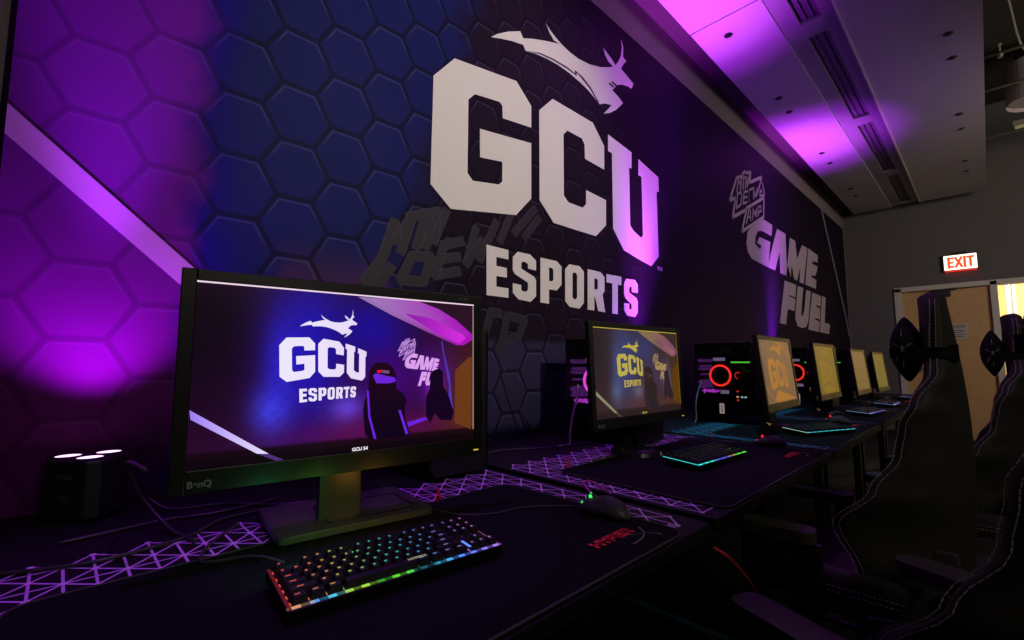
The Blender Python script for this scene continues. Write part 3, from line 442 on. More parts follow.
# ------------------------------------------------------------------ mural
def mural_material():
    m = bpy.data.materials.new('hexagon_mural_print'); m.use_nodes = True; nt = m.node_tree; b = nt.nodes['Principled BSDF']
    b.inputs['Roughness'].default_value = 0.55; b.inputs['Specular IOR Level'].default_value = 0.06
    N, L = nt.nodes.new, nt.links.new
    tc = N('ShaderNodeTexCoord'); sp = N('ShaderNodeSeparateXYZ'); L(tc.outputs['Object'], sp.inputs[0])
    def mt(op, a, b_=None, c=None, clamp=False):
        n = N('ShaderNodeMath'); n.operation = op; n.use_clamp = clamp
        for i, x in enumerate((a, b_, c)):
            if x is None: continue
            if isinstance(x, (int, float)): n.inputs[i].default_value = x
            else: L(x, n.inputs[i])
        return n.outputs[0]
    def ramp(v, a, b_):  # smooth 0..1 between a and b
        n = N('ShaderNodeMapRange'); n.interpolation_type = 'SMOOTHSTEP'; L(v, n.inputs[0])
        n.inputs[1].default_value = a; n.inputs[2].default_value = b_; return n.outputs[0]
    def mixc(f, a, b_):
        n = N('ShaderNodeMix'); n.data_type = 'RGBA'
        if isinstance(f, (int, float)): n.inputs[0].default_value = f
        else: L(f, n.inputs[0])
        for i, x in ((6, a), (7, b_)):
            if isinstance(x, tuple): n.inputs[i].default_value = x + (1,)
            else: L(x, n.inputs[i])
        return n.outputs[2]
    u, v = sp.outputs['Y'], sp.outputs['Z']
    du, dv, ap = 0.158, 0.184, 0.092
    def lattice(u0, v0):
        ru = mt('SUBTRACT', mt('FLOORED_MODULO', mt('SUBTRACT', u, u0 - du), 2 * du), du)
        rv = mt('SUBTRACT', mt('FLOORED_MODULO', mt('SUBTRACT', v, v0 - dv / 2), dv), dv / 2)
        au, av = mt('ABSOLUTE', ru), mt('ABSOLUTE', rv)
        d = mt('MAXIMUM', av, mt('ADD', mt('MULTIPLY', au, 0.8660), mt('MULTIPLY', av, 0.5)))
        return d, ru, rv
    d1, ru1, rv1 = lattice(0.341, 1.597); d2, ru2, rv2 = lattice(0.341 + du, 1.597 + dv / 2)
    dmin = mt('MINIMUM', d1, d2); sel = mt('LESS_THAN', d1, d2)
    rv = mt('ADD', mt('MULTIPLY', sel, rv1), mt('MULTIPLY', mt('SUBTRACT', 1.0, sel), rv2))
    e = mt('SUBTRACT', ap, dmin)
    gap = mt('SUBTRACT', 1.0, ramp(e, 0.003, 0.012))
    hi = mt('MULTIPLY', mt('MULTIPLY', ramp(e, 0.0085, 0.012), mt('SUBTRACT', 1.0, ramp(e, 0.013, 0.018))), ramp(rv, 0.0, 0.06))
    # cell-to-cell variation and soft painterly clouds
    no = N('ShaderNodeTexNoise'); no.inputs['Scale'].default_value = 2.2; no.inputs['Detail'].default_value = 3; L(tc.outputs['Object'], no.inputs['Vector'])
    n2 = N('ShaderNodeTexNoise'); n2.inputs['Scale'].default_value = 6.5; n2.inputs['Detail'].default_value = 2; L(tc.outputs['Object'], n2.inputs['Vector'])
    wob = mt('MULTIPLY', mt('SUBTRACT', n2.outputs['Fac'], 0.5), 0.35)
    uw = mt('ADD', u, wob)
    # colour zones from left to right
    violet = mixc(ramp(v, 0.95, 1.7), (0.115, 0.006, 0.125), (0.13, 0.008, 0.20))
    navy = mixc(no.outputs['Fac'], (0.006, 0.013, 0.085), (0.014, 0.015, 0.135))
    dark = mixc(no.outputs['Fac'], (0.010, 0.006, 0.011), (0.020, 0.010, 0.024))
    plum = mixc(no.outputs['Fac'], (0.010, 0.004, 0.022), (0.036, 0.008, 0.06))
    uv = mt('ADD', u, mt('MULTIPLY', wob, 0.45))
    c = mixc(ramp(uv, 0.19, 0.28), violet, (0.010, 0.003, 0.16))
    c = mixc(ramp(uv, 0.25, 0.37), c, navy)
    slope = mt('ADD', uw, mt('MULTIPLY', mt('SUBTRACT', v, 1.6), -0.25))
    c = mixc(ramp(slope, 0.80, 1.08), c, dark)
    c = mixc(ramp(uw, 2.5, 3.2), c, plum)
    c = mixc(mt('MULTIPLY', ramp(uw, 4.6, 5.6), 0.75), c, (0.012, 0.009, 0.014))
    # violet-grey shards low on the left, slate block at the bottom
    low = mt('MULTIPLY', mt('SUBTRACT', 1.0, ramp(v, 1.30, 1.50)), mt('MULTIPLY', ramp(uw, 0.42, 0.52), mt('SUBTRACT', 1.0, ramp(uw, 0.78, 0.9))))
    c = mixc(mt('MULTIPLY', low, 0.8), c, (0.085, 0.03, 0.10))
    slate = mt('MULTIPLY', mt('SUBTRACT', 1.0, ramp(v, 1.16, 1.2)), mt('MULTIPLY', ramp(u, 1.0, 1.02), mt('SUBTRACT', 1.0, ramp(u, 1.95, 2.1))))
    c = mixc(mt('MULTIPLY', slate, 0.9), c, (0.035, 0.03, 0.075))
    c2 = mixc(mt('MULTIPLY', mt('MULTIPLY', gap, mt('SUBTRACT', 1.0, mt('MULTIPLY', ramp(u, 1.8, 3.2), 0.85))), mt('ADD', 0.30, mt('MULTIPLY', ramp(uw, 0.18, 0.35), 0.42))), c, (0.006, 0.004, 0.010))
    lightc = N('ShaderNodeMix'); lightc.data_type = 'RGBA'; lightc.blend_type = 'ADD'; lightc.inputs[0].default_value = 1
    L(c2, lightc.inputs[6])
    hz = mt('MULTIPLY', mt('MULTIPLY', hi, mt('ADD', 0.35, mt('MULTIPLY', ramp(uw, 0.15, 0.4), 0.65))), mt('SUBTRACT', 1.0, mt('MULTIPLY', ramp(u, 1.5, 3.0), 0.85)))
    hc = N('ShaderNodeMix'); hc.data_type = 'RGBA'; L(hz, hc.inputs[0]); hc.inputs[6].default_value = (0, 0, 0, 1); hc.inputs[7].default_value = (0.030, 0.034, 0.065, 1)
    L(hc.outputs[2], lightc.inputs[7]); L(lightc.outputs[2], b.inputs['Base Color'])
    return m

mu = thing('wall_mural', 'long dark wall mural of hexagons with white block lettering and a leaping antelope', 'mural')
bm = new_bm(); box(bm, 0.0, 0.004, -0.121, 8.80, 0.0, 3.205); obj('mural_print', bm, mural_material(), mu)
bm = new_bm(); box(bm, 0.0, 0.010, -0.131, -0.121, 0.0, 3.215); obj('edge_trim', bm, mat('matt_black_trim', (0.004, 0.004, 0.004), 0.9, spec=0.1), mu)
def fw_(off):
    return lambda a, b, d: (0.004 + off + (0 if d == 0 else d), a, b)
def decal(name, loops, m, off=0.0022, label=None, depth=0.0010):
    bm = new_bm()
    if isinstance(loops[0][0][0], (list, tuple)):
        for l in loops: plate(bm, l, fw_(off), depth)
    else: plate(bm, loops, fw_(off), depth)
    o = obj(name, bm, m, mu)
    if label: o['label'] = label
    return o
decal('diagonal_stripe', MP['stripe'], M_STRIPE, label='broad pale diagonal stripe with lilac uplight tint painted in')
decal('thin_stripe', MP['stripe_thin'], M_STRIPE2, label='thin dull violet diagonal stripe')
bm = new_bm()
gk = 0.0003
for q in MP['ghost']:
    for sa, sb in zip(q[:-1], q[1:]):
        gk += 0.00002; stroke(bm, [sa, sb], 0.040, fw_(gk))
for q in MP['ghost']:
    for sa, sb in zip(q[:-1], q[1:]):
        gk += 0.00002; sa, sb = Vector(sa), Vector(sb); dd = (sb - sa).normalized(); nn = Vector((-dd.y, dd.x)) * 0.019
        stroke(bm, [sa + nn, sb + nn], 0.0035, fw_(gk), mi=1)
obj('shard_pattern', bm, [M_GHOST, mat('grey_shard_outline', (0.036, 0.028, 0.046), 0.7)], mu)['label'] = 'faint charcoal angular lettering behind the white letters'
for k in 'GCU': decal('letter', MP[k], M_LETTER, label='large white block letter ' + k)
decal('trademark_lettering', [[g] for g in MP['TM']], M_LETTER2)
for k, ch in zip(('E', 'S', 'P', 'O', 'R', 'T', 'S2'), 'ESPORTS'): decal('letter', MP[k], M_LETTER, label='small white block letter ' + ch)
an = decal('antelope_emblem', MP['antelope'], M_LETTER, label='white leaping antelope emblem')
bm = new_bm()
for l in MP['antelope_line']: plate(bm, [l], fw_(0.0030), 0.0006)
obj('outline_marks', bm, M_DARKV, an)
bm = new_bm()
for s_ in MP['dew_strokes']: stroke(bm, s_, 0.030 if len(s_) > 6 or s_[0][1] < 2.5 and len(s_) > 6 else 0.022, fw_(0.0016), 0.0006)
obj('angular_logo', bm, M_LETTER2, mu)['label'] = 'jagged white outlined logo with three stacked short words'
for k, ch in zip(('gG', 'gA', 'gM', 'gE', 'gF', 'gU', 'gE2', 'gL'), 'GAMEFUEL'): decal('letter', MP[k], M_LETTER2, label='slanted white heavy letter ' + ch)

# ------------------------------------------------------------------ desks and mats
ORD = ['nearest', 'second', 'third', 'fourth', 'fifth', 'farthest']
NP = 6; PITCH = 1.09
def desk(k):
    y0 = -0.07 + PITCH * k; y1 = y0 + 1.06
    t = thing('desk', '%s black topped desk in the row, with %s lattice lines printed on it' % (ORD[k], 'violet' if k < 2 else 'cyan'), 'desk', (0, y0, 0), 0, 'desks along the mural wall')
    bm = new_bm(); box(bm, 0.012, 1.0735, 0.0, y1 - y0, 0.722, 0.75); obj('desktop', bm, M_DESK, t, bevel=0.003)
    for lx in (0.08, 0.78):
        for ly in (0.05, y1 - y0 - 0.05):
            bm = new_bm(); box(bm, lx - 0.022, lx + 0.022, ly - 0.022, ly + 0.022, 0.0, 0.722); obj('leg', bm, M_DARKM, t, bevel=0.002)
    for ra in (0.04, y1 - y0 - 0.06): bm = new_bm(); box(bm, 0.10, 0.86, ra, ra + 0.02, 0.66, 0.722); obj('support_rail', bm, M_DARKM, t)
    bm = new_bm(); f = lambda a, b, d: (a, b, 0.7506)
    s = 0.0375; xs0, ys0 = 0.36, 0.02
    X0, X1, Y0, Y1 = 0.395, 1.045, 0.012, 1.035
    ok = lambda i, j: X0 <= xs0 + i * s <= X1 and Y0 <= ys0 + j * s <= Y1
    P = lambda i, j: (xs0 + i * s, ys0 + j * s)
    dots = []
    if k == 0: stroke(bm, [(1.012, 0.962), (1.040, 0.990)], 0.005, f); stroke(bm, [(1.038, 0.960), (1.016, 0.994)], 0.005, f)
    for i in range(0, 22):
        for j in range(-1, 30):
            if (i + j) % 2 or not ok(i, j): continue
            inner = 0.60 < P(i, j)[0] < 1.02 and 0.14 < P(i, j)[1] < 0.92
            if inner: continue
            for di, dj in ((1, 1), (1, -1), (2, 0)) + (((0, 2),) if i % 2 == 0 else ()):
                if ok(i + di, j + dj) and not (0.60 < P(i + di, j + dj)[0] < 1.02 and 0.14 < P(i + di, j + dj)[1] < 0.90): stroke(bm, [P(i, j), P(i + di, j + dj)], 0.0036 if k else 0.0040, f)
            dots.append(P(i, j))
    for p in dots:
        a = [bm.verts.new((p[0] + 0.0052 * math.cos(q), p[1] + 0.0052 * math.sin(q), 0.7509)) for q in [2 * PI * i / 8 for i in range(8)]]
        bm.faces.new(a).material_index = 1
    obj('lattice_print', bm, [M_NET, M_NETDOT] if k < 2 else [M_NETC, M_NETCD], t)
for k in range(NP): desk(k)
HYP = {'H': [[(0, 0), (0, 1)], [(.8, 0), (.8, 1)], [(0, .5), (.8, .5)]], 'Y': [[(0, 1), (.4, .5), (.8, 1)], [(.4, .5), (.4, 0)]],
       'P': [[(0, 0), (0, 1), (.8, 1), (.8, .45), (0, .45)]], 'E': [[(.8, 1), (0, 1), (0, 0), (.8, 0)], [(0, .5), (.7, .5)]], 'R': [[(0, 0), (0, 1), (.8, 1), (.8, .5), (0, .5)], [(.3, .5), (.8, 0)]]}
MATY = [-0.035, 1.095, 2.20, 3.27, 4.36, 5.45]
def desk_mat(k):
    y0 = MATY[k]
    t = thing('desk_mat', '%s black cloth mouse mat along the row, %s' % (ORD[k], ['under the large near keyboard', 'under the keyboard glowing cyan and green', 'under the keyboard with a long cyan edge', 'before the fourth monitor', 'before the fifth monitor', 'before the last monitor'][k]), 'mouse mat', (0, y0, 0.751), 0, 'black mats on the desks')
    out = rrect(0.565, 1.068, 0, 0.925, 0.035)
    bm = new_bm(); plate(bm, [out], lambda a, b, d: (a, b, 0.004 + d), 0.0038); obj('mat_surface', bm, M_MAT, t)
    bm = new_bm(); pts = [(p[0], p[1], 0.0038) for p in out]; tube(bm, pts + [pts[0]], 0.0020, 6); obj('stitched_edge', bm, M_STITCH, t, smooth=True)
    # red wordmark with a pale crossed X mark near the front right corner, read from the seat
    bm = new_bm(); sx, sy = 0.020, 0.0240
    y = 0.738; f = lambda a, b, d: (a, b, 0.0048)
    for ch in 'HYPER':
        for st in HYP[ch]:
            stroke(bm, [(0.997 - q[1] * sx, y + q[0] * sy * 0.92) for q in st], 0.0072, f)
        y += sy
    obj('red_wordmark', bm, M_RED, t)
    bm = new_bm()
    for cv in ([(1.002, 0.832), (1.012, 0.850), (1.022, 0.866), (1.041, 0.879)], [(0.992, 0.880), (1.014, 0.862), (1.027, 0.832), (1.031, 0.797)]):
        sp_ = [(p.x, p.y) for p in spline([(a, b, 0) for a, b in cv], 6)]
        for i in range(len(sp_) - 1): stroke(bm, sp_[i:i + 2], 0.0035, f)
    obj('crossed_mark', bm, M_GREYP, t)
for k in range(NP): desk_mat(k)

# ------------------------------------------------------------------ monitors
SW, SH = 0.530, 0.302      # lit panel
OW, OH = 0.572, 0.357
def g2(x, y, cx, cy, sx, sy): return math.exp(-((x - cx) / sx) ** 2 - ((y - cy) / sy) ** 2)
def pal0(c): return c
def pal1(c):
    l = 0.3 * c[0] + 0.5 * c[1] + 0.2 * c[2]
    return (min(1, c[0] * 0.42 + 0.13 + l * 0.22), min(1, c[1] * 0.30 + 0.10 + l * 0.17 + c[2] * 0.14), min(1, 0.10 + c[2] * 0.66 - l * 0.50))
def palflat(lo, hi):
    def p(c):
        l = min(1, max(0, 0.3 * c[0] + 0.5 * c[1] + 0.2 * c[2])) ** 1.5
        return tuple(a + (b - a) * l for a, b in zip(lo, hi))
    return p
PALS = [pal0, pal1, palflat((0.40, 0.30, 0.25), (0.66, 0.43, 0.13)), palflat((0.38, 0.32, 0.12), (0.50, 0.37, 0.06)),
        palflat((0.40, 0.31, 0.20), (0.42, 0.33, 0.15)), palflat((0.38, 0.33, 0.13), (0.38, 0.33, 0.12))]
def lin(c): return tuple(x / 12.92 if x <= 0.04045 else ((x + 0.055) / 1.055) ** 2.4 for x in (min(1, max(0, q)) for q in c))
def bgcol(s, t):
    c = [0.15, 0.03, 0.16]
    def add(col, a):
        for i in range(3): c[i] = c[i] * (1 - a) + col[i] * a
    add((0.06, 0.015, 0.07), g2(s, t, 0.02, 0.78, 0.17, 0.45))
    add((0.14, 0.08, 0.72), min(1, 1.1 * g2(s, t, 0.33, 0.62, 0.13, 0.5)) * 0.9)
    add((0.10, 0.05, 0.62), 0.85 * g2(s, t, 0.55, 0.78, 0.16, 0.22))
    add((0.28, 0.30, 1.0), 0.75 * g2(s, t, 0.22, 0.28, 0.06, 0.14))
    add((0.20, 0.16, 0.92), 0.6 * g2(s, t, 0.24, 0.55, 0.05, 0.28))
    add((0.45, 0.32, 0.98), 0.75 * g2(s, t, 0.47, 0.27, 0.07, 0.10))
    add((0.30, 0.02, 0.60), 0.7 * g2(s, t, 0.62, 0.42, 0.10, 0.24))
    add((0.34, 0.03, 0.70), 0.85 * g2(s, t, 0.82, 0.45, 0.09, 0.20))
    add((0.72, 0.10, 0.92), 0.8 * g2(s, t, 0.803, 0.33, 0.022, 0.12))
    add((0.42, 0.05, 0.34), 0.7 * g2(s, t, 0.60, 0.12, 0.35, 0.10))
    add((0.36, 0.17, 0.09), 0.9 * g2(s, t, 1.0, 0.15, 0.16, 0.55))
    if t < 0.075: add((0.07, 0.02, 0.05), 0.85)
    if t < 0.055: add((0.03, 0.01, 0.03), 0.6)
    # faint honeycomb of the pictured mural
    if 0.14 < s < 0.42 and t > 0.12:
        q = (math.sin(s * 120 + math.sin(t * 40)) * math.sin(t * 75)) ; add((0.05, 0.03, 0.35), 0.18 * max(0, q))
    return c
def zoomed(SC0):   # the far screens show the same picture enlarged
    return {n: ([[((p[0] - 0.27) * 2.0 + 0.24, (p[1] - 0.645) * 1.9 + 0.58) for p in l] for l in v] if n in 'GCUESPORTS2antelope' or n == 'S2' else v) for n, v in SC0.items()}
def screen_mesh(bm, k):
    SC = zoomed(SC_ALL) if k >= 2 else SC_ALL
    lay = bm.loops.layers.float_color.new('col'); pal = PALS[k]
    def paint(faces, col):
        for f in faces:
            for l in f.loops: l[lay] = tuple(lin(pal(col(l) if callable(col) else col))) + (1,)
    nx, ny = (96, 54) if k < 2 else (32, 18)
    V = [[bm.verts.new((0, (i / nx - 0.5) * SW, (j / ny) * SH)) for j in range(ny + 1)] for i in range(nx + 1)]
    fs = [bm.faces.new((V[i][j], V[i + 1][j], V[i + 1][j + 1], V[i][j + 1])) for i in range(nx) for j in range(ny)]
    paint(fs, lambda l: bgcol(l.vert.co.y / SW + 0.5, l.vert.co.z / SH))
    lvl = [0]
    def poly(loops, col, lift=1):
        lvl[0] += 0.00003
        n0 = len(bm.faces); h = 0.0001 + lvl[0]
        plate(bm, loops, lambda a, b, d: (h, (min(max(a, 0), 1) - 0.5) * SW, min(max(b, 0), 1) * SH))
        bm.faces.ensure_lookup_table(); paint(bm.faces[n0:], col)
    def strk(pts, wd, col):
        lvl[0] += 0.00003
        n0 = len(bm.faces); h = 0.0001 + lvl[0]
        stroke(bm, pts, wd, lambda a, b, d: (h, (a - 0.5) * SW, b * SH)); bm.faces.ensure_lookup_table(); paint(bm.faces[n0:], col)
    def grad(c0, c1, a, b, ax=0):
        def f(l):
            q = (l.vert.co.y / SW + 0.5) if ax == 0 else l.vert.co.z / SH
            t = min(1, max(0, (q - a) / (b - a))); return tuple(x + (y - x) * t for x, y in zip(c0, c1))
        return f
    poly([SC['ceil']], grad((0.62, 0.50, 0.72), (0.66, 0.08, 0.72), 0.55, 0.93))
    poly([SC['ceil_hot']], grad((0.50, 0.10, 0.62), (0.85, 0.18, 0.88), 0.66, 0.95))
    poly([SC['ceil_line']], grad((0.60, 0.48, 0.70), (0.50, 0.05, 0.55), 0.5, 0.95))
    poly([SC['dark']], (0.16, 0.06, 0.14))
    poly([SC['dark_door']], (0.42, 0.22, 0.10))
    poly([SC['stripe']], grad((0.62, 0.48, 0.95), (0.90, 0.86, 1.0), 0.0, 0.2) if k != 1 else (0.62, 0.58, 0.98))
    poly([SC['stripe_dim']], (0.30, 0.18, 0.45))
    poly([SC['thin']], (0.30, 0.22, 0.70))
    white = grad((0.93, 0.90, 0.99), (0.90, 0.82, 0.97), 0.3, 0.6)
    for q in ('G', 'C', 'U', 'E', 'S', 'P', 'O', 'R', 'T', 'S2', 'antelope'): poly(SC[q], white)
    if k >= 2: poly([[(0.22, 0.02), (0.36, 0.20), (0.98, 0.02)]], (0.9, 0.85, 0.95))
    for q in () if k >= 2 else ('gG', 'gA', 'gM', 'gE', 'gF', 'gU', 'gE2', 'gL'): poly(SC[q], (0.86, 0.62, 0.93))
    for st in (SC['dew_strokes'] if k < 2 else []): strk(st, 0.0045, (0.72, 0.52, 0.84))
    if k >= 2: return
    poly([SC['chair1']], grad((0.05, 0.01, 0.10), (0.12, 0.02, 0.10), 0.05, 0.5, 1))
    poly([SC['chair2']], (0.08, 0.01, 0.12))
    for q in SC['c1legs']: poly([q], (0.42, 0.14, 0.85) if k < 1 else (0.22, 0.06, 0.22))
    if k == 0: poly([SC['c1red']], (0.90, 0.10, 0.15)); poly([SC['c1light']], (0.45, 0.30, 0.50))
    strk([(0.0, 0.996), (1.0, 0.996)], 0.010, (0.95, 0.85, 0.92))
    strk([(0.996, 0.07), (0.996, 0.99)], 0.005, (0.62, 0.52, 0.50))
    # small white caption at the bottom centre
    if k < 2:
        tb = text_bm('GCU 54', 0.0088, lambda a, b, d: (0.0022, a + 0.008, b + 0.0045), bold=0.0003)
        me = bpy.data.meshes.new('tmp'); tb.to_mesh(me); tb.free(); n0 = len(bm.faces); bm.from_mesh(me); bpy.data.meshes.remove(me)
        bm.faces.ensure_lookup_table(); paint(bm.faces[n0:], (0.95, 0.93, 0.98))
MON = [  # x, y of the panel's lower centre, turn, tilt, lower edge height, label
    (0.648, 0.414, -0.125, 0.015, 0.876, 'large nearest monitor showing white block letters on bright blue and violet'),
    (0.622, 1.512, -0.053, 0.040, 0.862, 'second monitor in the row, yellowish letters on a blue and brown picture'),
    (0.784, 2.570, 0.032, 0.10, 0.855, 'third monitor, tan brown screen with slanted orange letters'),
    (0.774, 3.590, 0.010, 0.09, 0.850, 'fourth monitor, olive yellow screen with faint orange letters'),
    (0.787, 4.646, 0.000, 0.10, 0.835, 'fifth monitor, plain tan screen seen nearly edge on'),
    (0.805, 5.470, -0.010, 0.10, 0.826, 'farthest monitor, plain olive screen close to the grey end wall')]
def monitor(k):
    x, y, rz, tilt, z0, lab = MON[k]
    t = thing('monitor', lab, 'monitor', (x, y, 0.7572), rz, 'monitors along the desks')
    zb = z0 - 0.7572
    R = Matrix.Translation((0, 0, zb)) @ Matrix.Rotation(-tilt, 4, 'Y')
    def T(bm):
        for v in bm.verts: v.co = R @ v.co
        return bm
    bm = new_bm()   # bezel ring with real depth
    y0, y1, zb0, zt = -OW / 2, OW / 2, 0.0, OH
    iy0, iy1, iz0, iz1 = -SW / 2, SW / 2, 0.036, 0.036 + SH
    box(bm, -0.014, 0.004, y0, iy0, zb0, zt); box(bm, -0.014, 0.004, iy1, y1, zb0, zt)
    box(bm, -0.014, 0.004, iy0, iy1, iz1, zt); box(bm, -0.014, 0.004, iy0, iy1, zb0, iz0)
    fr = obj('bezel', T(bm), M_BEZEL, t, bevel=0.0015)
    bm = new_bm(); box(bm, -0.045, -0.004, y0 + 0.05, y1 - 0.05, 0.03, OH - 0.03); box(bm, -0.018, -0.004, y0 + 0.004, y1 - 0.004, 0.004, OH - 0.004)
    vs = box(bm, -0.075, -0.045, -0.17, 0.17, 0.05, 0.30)
    obj('back_shell', T(bm), M_BLACK, t, bevel=0.006)
    bm = new_bm(); screen_mesh(bm, k)
    for v in bm.verts: v.co.z += 0.036; v.co.x += -0.0005
    obj('screen', T(bm), vmat('lit_screen', 1.0), t)
    bm = text_bm('BenQ', 0.014, lambda a, b, d: (0.0045, a - 0.246, b + 0.014), bold=0.0004); obj('maker_lettering', T(bm), mat('badge_grey', (0.30, 0.30, 0.30), 0.4), fr)
    bm = text_bm('XL LED', 0.008, lambda a, b, d: (0.0045, a + 0.235, b + OH - 0.009)); obj('corner_lettering', T(bm), mat('badge_green', (0.20, 0.30, 0.12), 0.5), fr)
    bm = new_bm(); box(bm, 0.0035, 0.0052, 0.262, 0.274, 0.010, 0.0125); obj('power_light', T(bm), emis('amber_led', (0.75, 0.55, 0.05), 0.9), fr)
    # stand
    bm = new_bm(); box(bm, -0.105, -0.078, -0.042, 0.042, 0.012, zb + 0.24); box(bm, -0.082, -0.07, -0.05, 0.05, zb + 0.10, zb + 0.22)
    obj('stand_column', bm, mat('satin_grey_column', (0.05, 0.05, 0.045), 0.3, 0.2) if k == 0 else M_GLOSS, t, bevel=0.004)
    bm = new_bm()
    if k == 0:
        out = rrect(-0.235, -0.018, -0.125, 0.178, 0.012)
        plate(bm, [out], lambda a, b, d: (a, b, 0.016 + d), 0.012)
        base = obj('stand_base', bm, mat('satin_grey_base', (0.07, 0.07, 0.06), 0.38, 0.2, bump=0.05), t, bevel=0.003)
        bm = new_bm(); tray = rrect(-0.175, -0.05, -0.03, 0.15, 0.01)
        pp = [(a, b, 0.0165) for a, b in tray]; tube(bm, pp + [pp[0]], 0.0016, 6); obj('tray_rim', bm, M_DARKM, base, smooth=True)
    else:
        cyl(bm, (-0.035, 0, 0.0), (-0.035, 0, 0.012), 0.092, 0.088, seg=40); cyl(bm, (-0.035, 0, 0.012), (-0.035, 0, 0.02), 0.07, 0.055, seg=32)
        obj('stand_base', bm, mat('satin_black_base', (0.02, 0.02, 0.018), 0.22, bump=0.05), t)
    return t
for k in range(NP): monitor(k)

# ------------------------------------------------------------------ keyboards (tenkeyless)
def hue(t):  # left to right colour wave
    st = [(0, (1.0, 0.05, 0.08)), (0.14, (1.0, 0.35, 0.12)), (0.24, (0.75, 0.8, 0.1)), (0.38, (0.1, 0.9, 0.25)), (0.52, (0.05, 0.75, 0.7)), (0.68, (0.12, 0.4, 1.0)), (0.85, (0.45, 0.2, 1.0)), (1.0, (0.95, 0.3, 0.8))]
    for (a, ca), (b, cb) in zip(st[:-1], st[1:]):
        if t <= b:
            q = (t - a) / (b - a); return tuple(x + (y - x) * q for x, y in zip(ca, cb))
    return st[-1][1]
UK = 0.0178
def key_layout():
    keys = []
    def row(y, x0, ws):
        x = x0
        for w_ in ws:
            if w_ > 0: keys.append((x, y, w_))
            x += abs(w_)
    row(0, 0, [1, -1, 1, 1, 1, 1, -.5, 1, 1, 1, 1, -.5, 1, 1, 1, 1, -.25, 1, 1, 1])
    row(1.25, 0, [1] * 13 + [2, -.25, 1, 1, 1]); row(2.25, 0, [1.5] + [1] * 12 + [1.5, -.25, 1, 1, 1])
    row(3.25, 0, [1.75] + [1] * 11 + [2.25]); row(4.25, 0, [2.25] + [1] * 10 + [2.75, -1.25, 1])
    row(5.25, 0, [1.25, 1.25, 1.25, 6.25, 1.25, 1.25, 1.25, 1.25, -.25, 1, 1, 1])
    return keys
KEYS = key_layout(); KW, KD = 18.25 * UK, 6.25 * UK
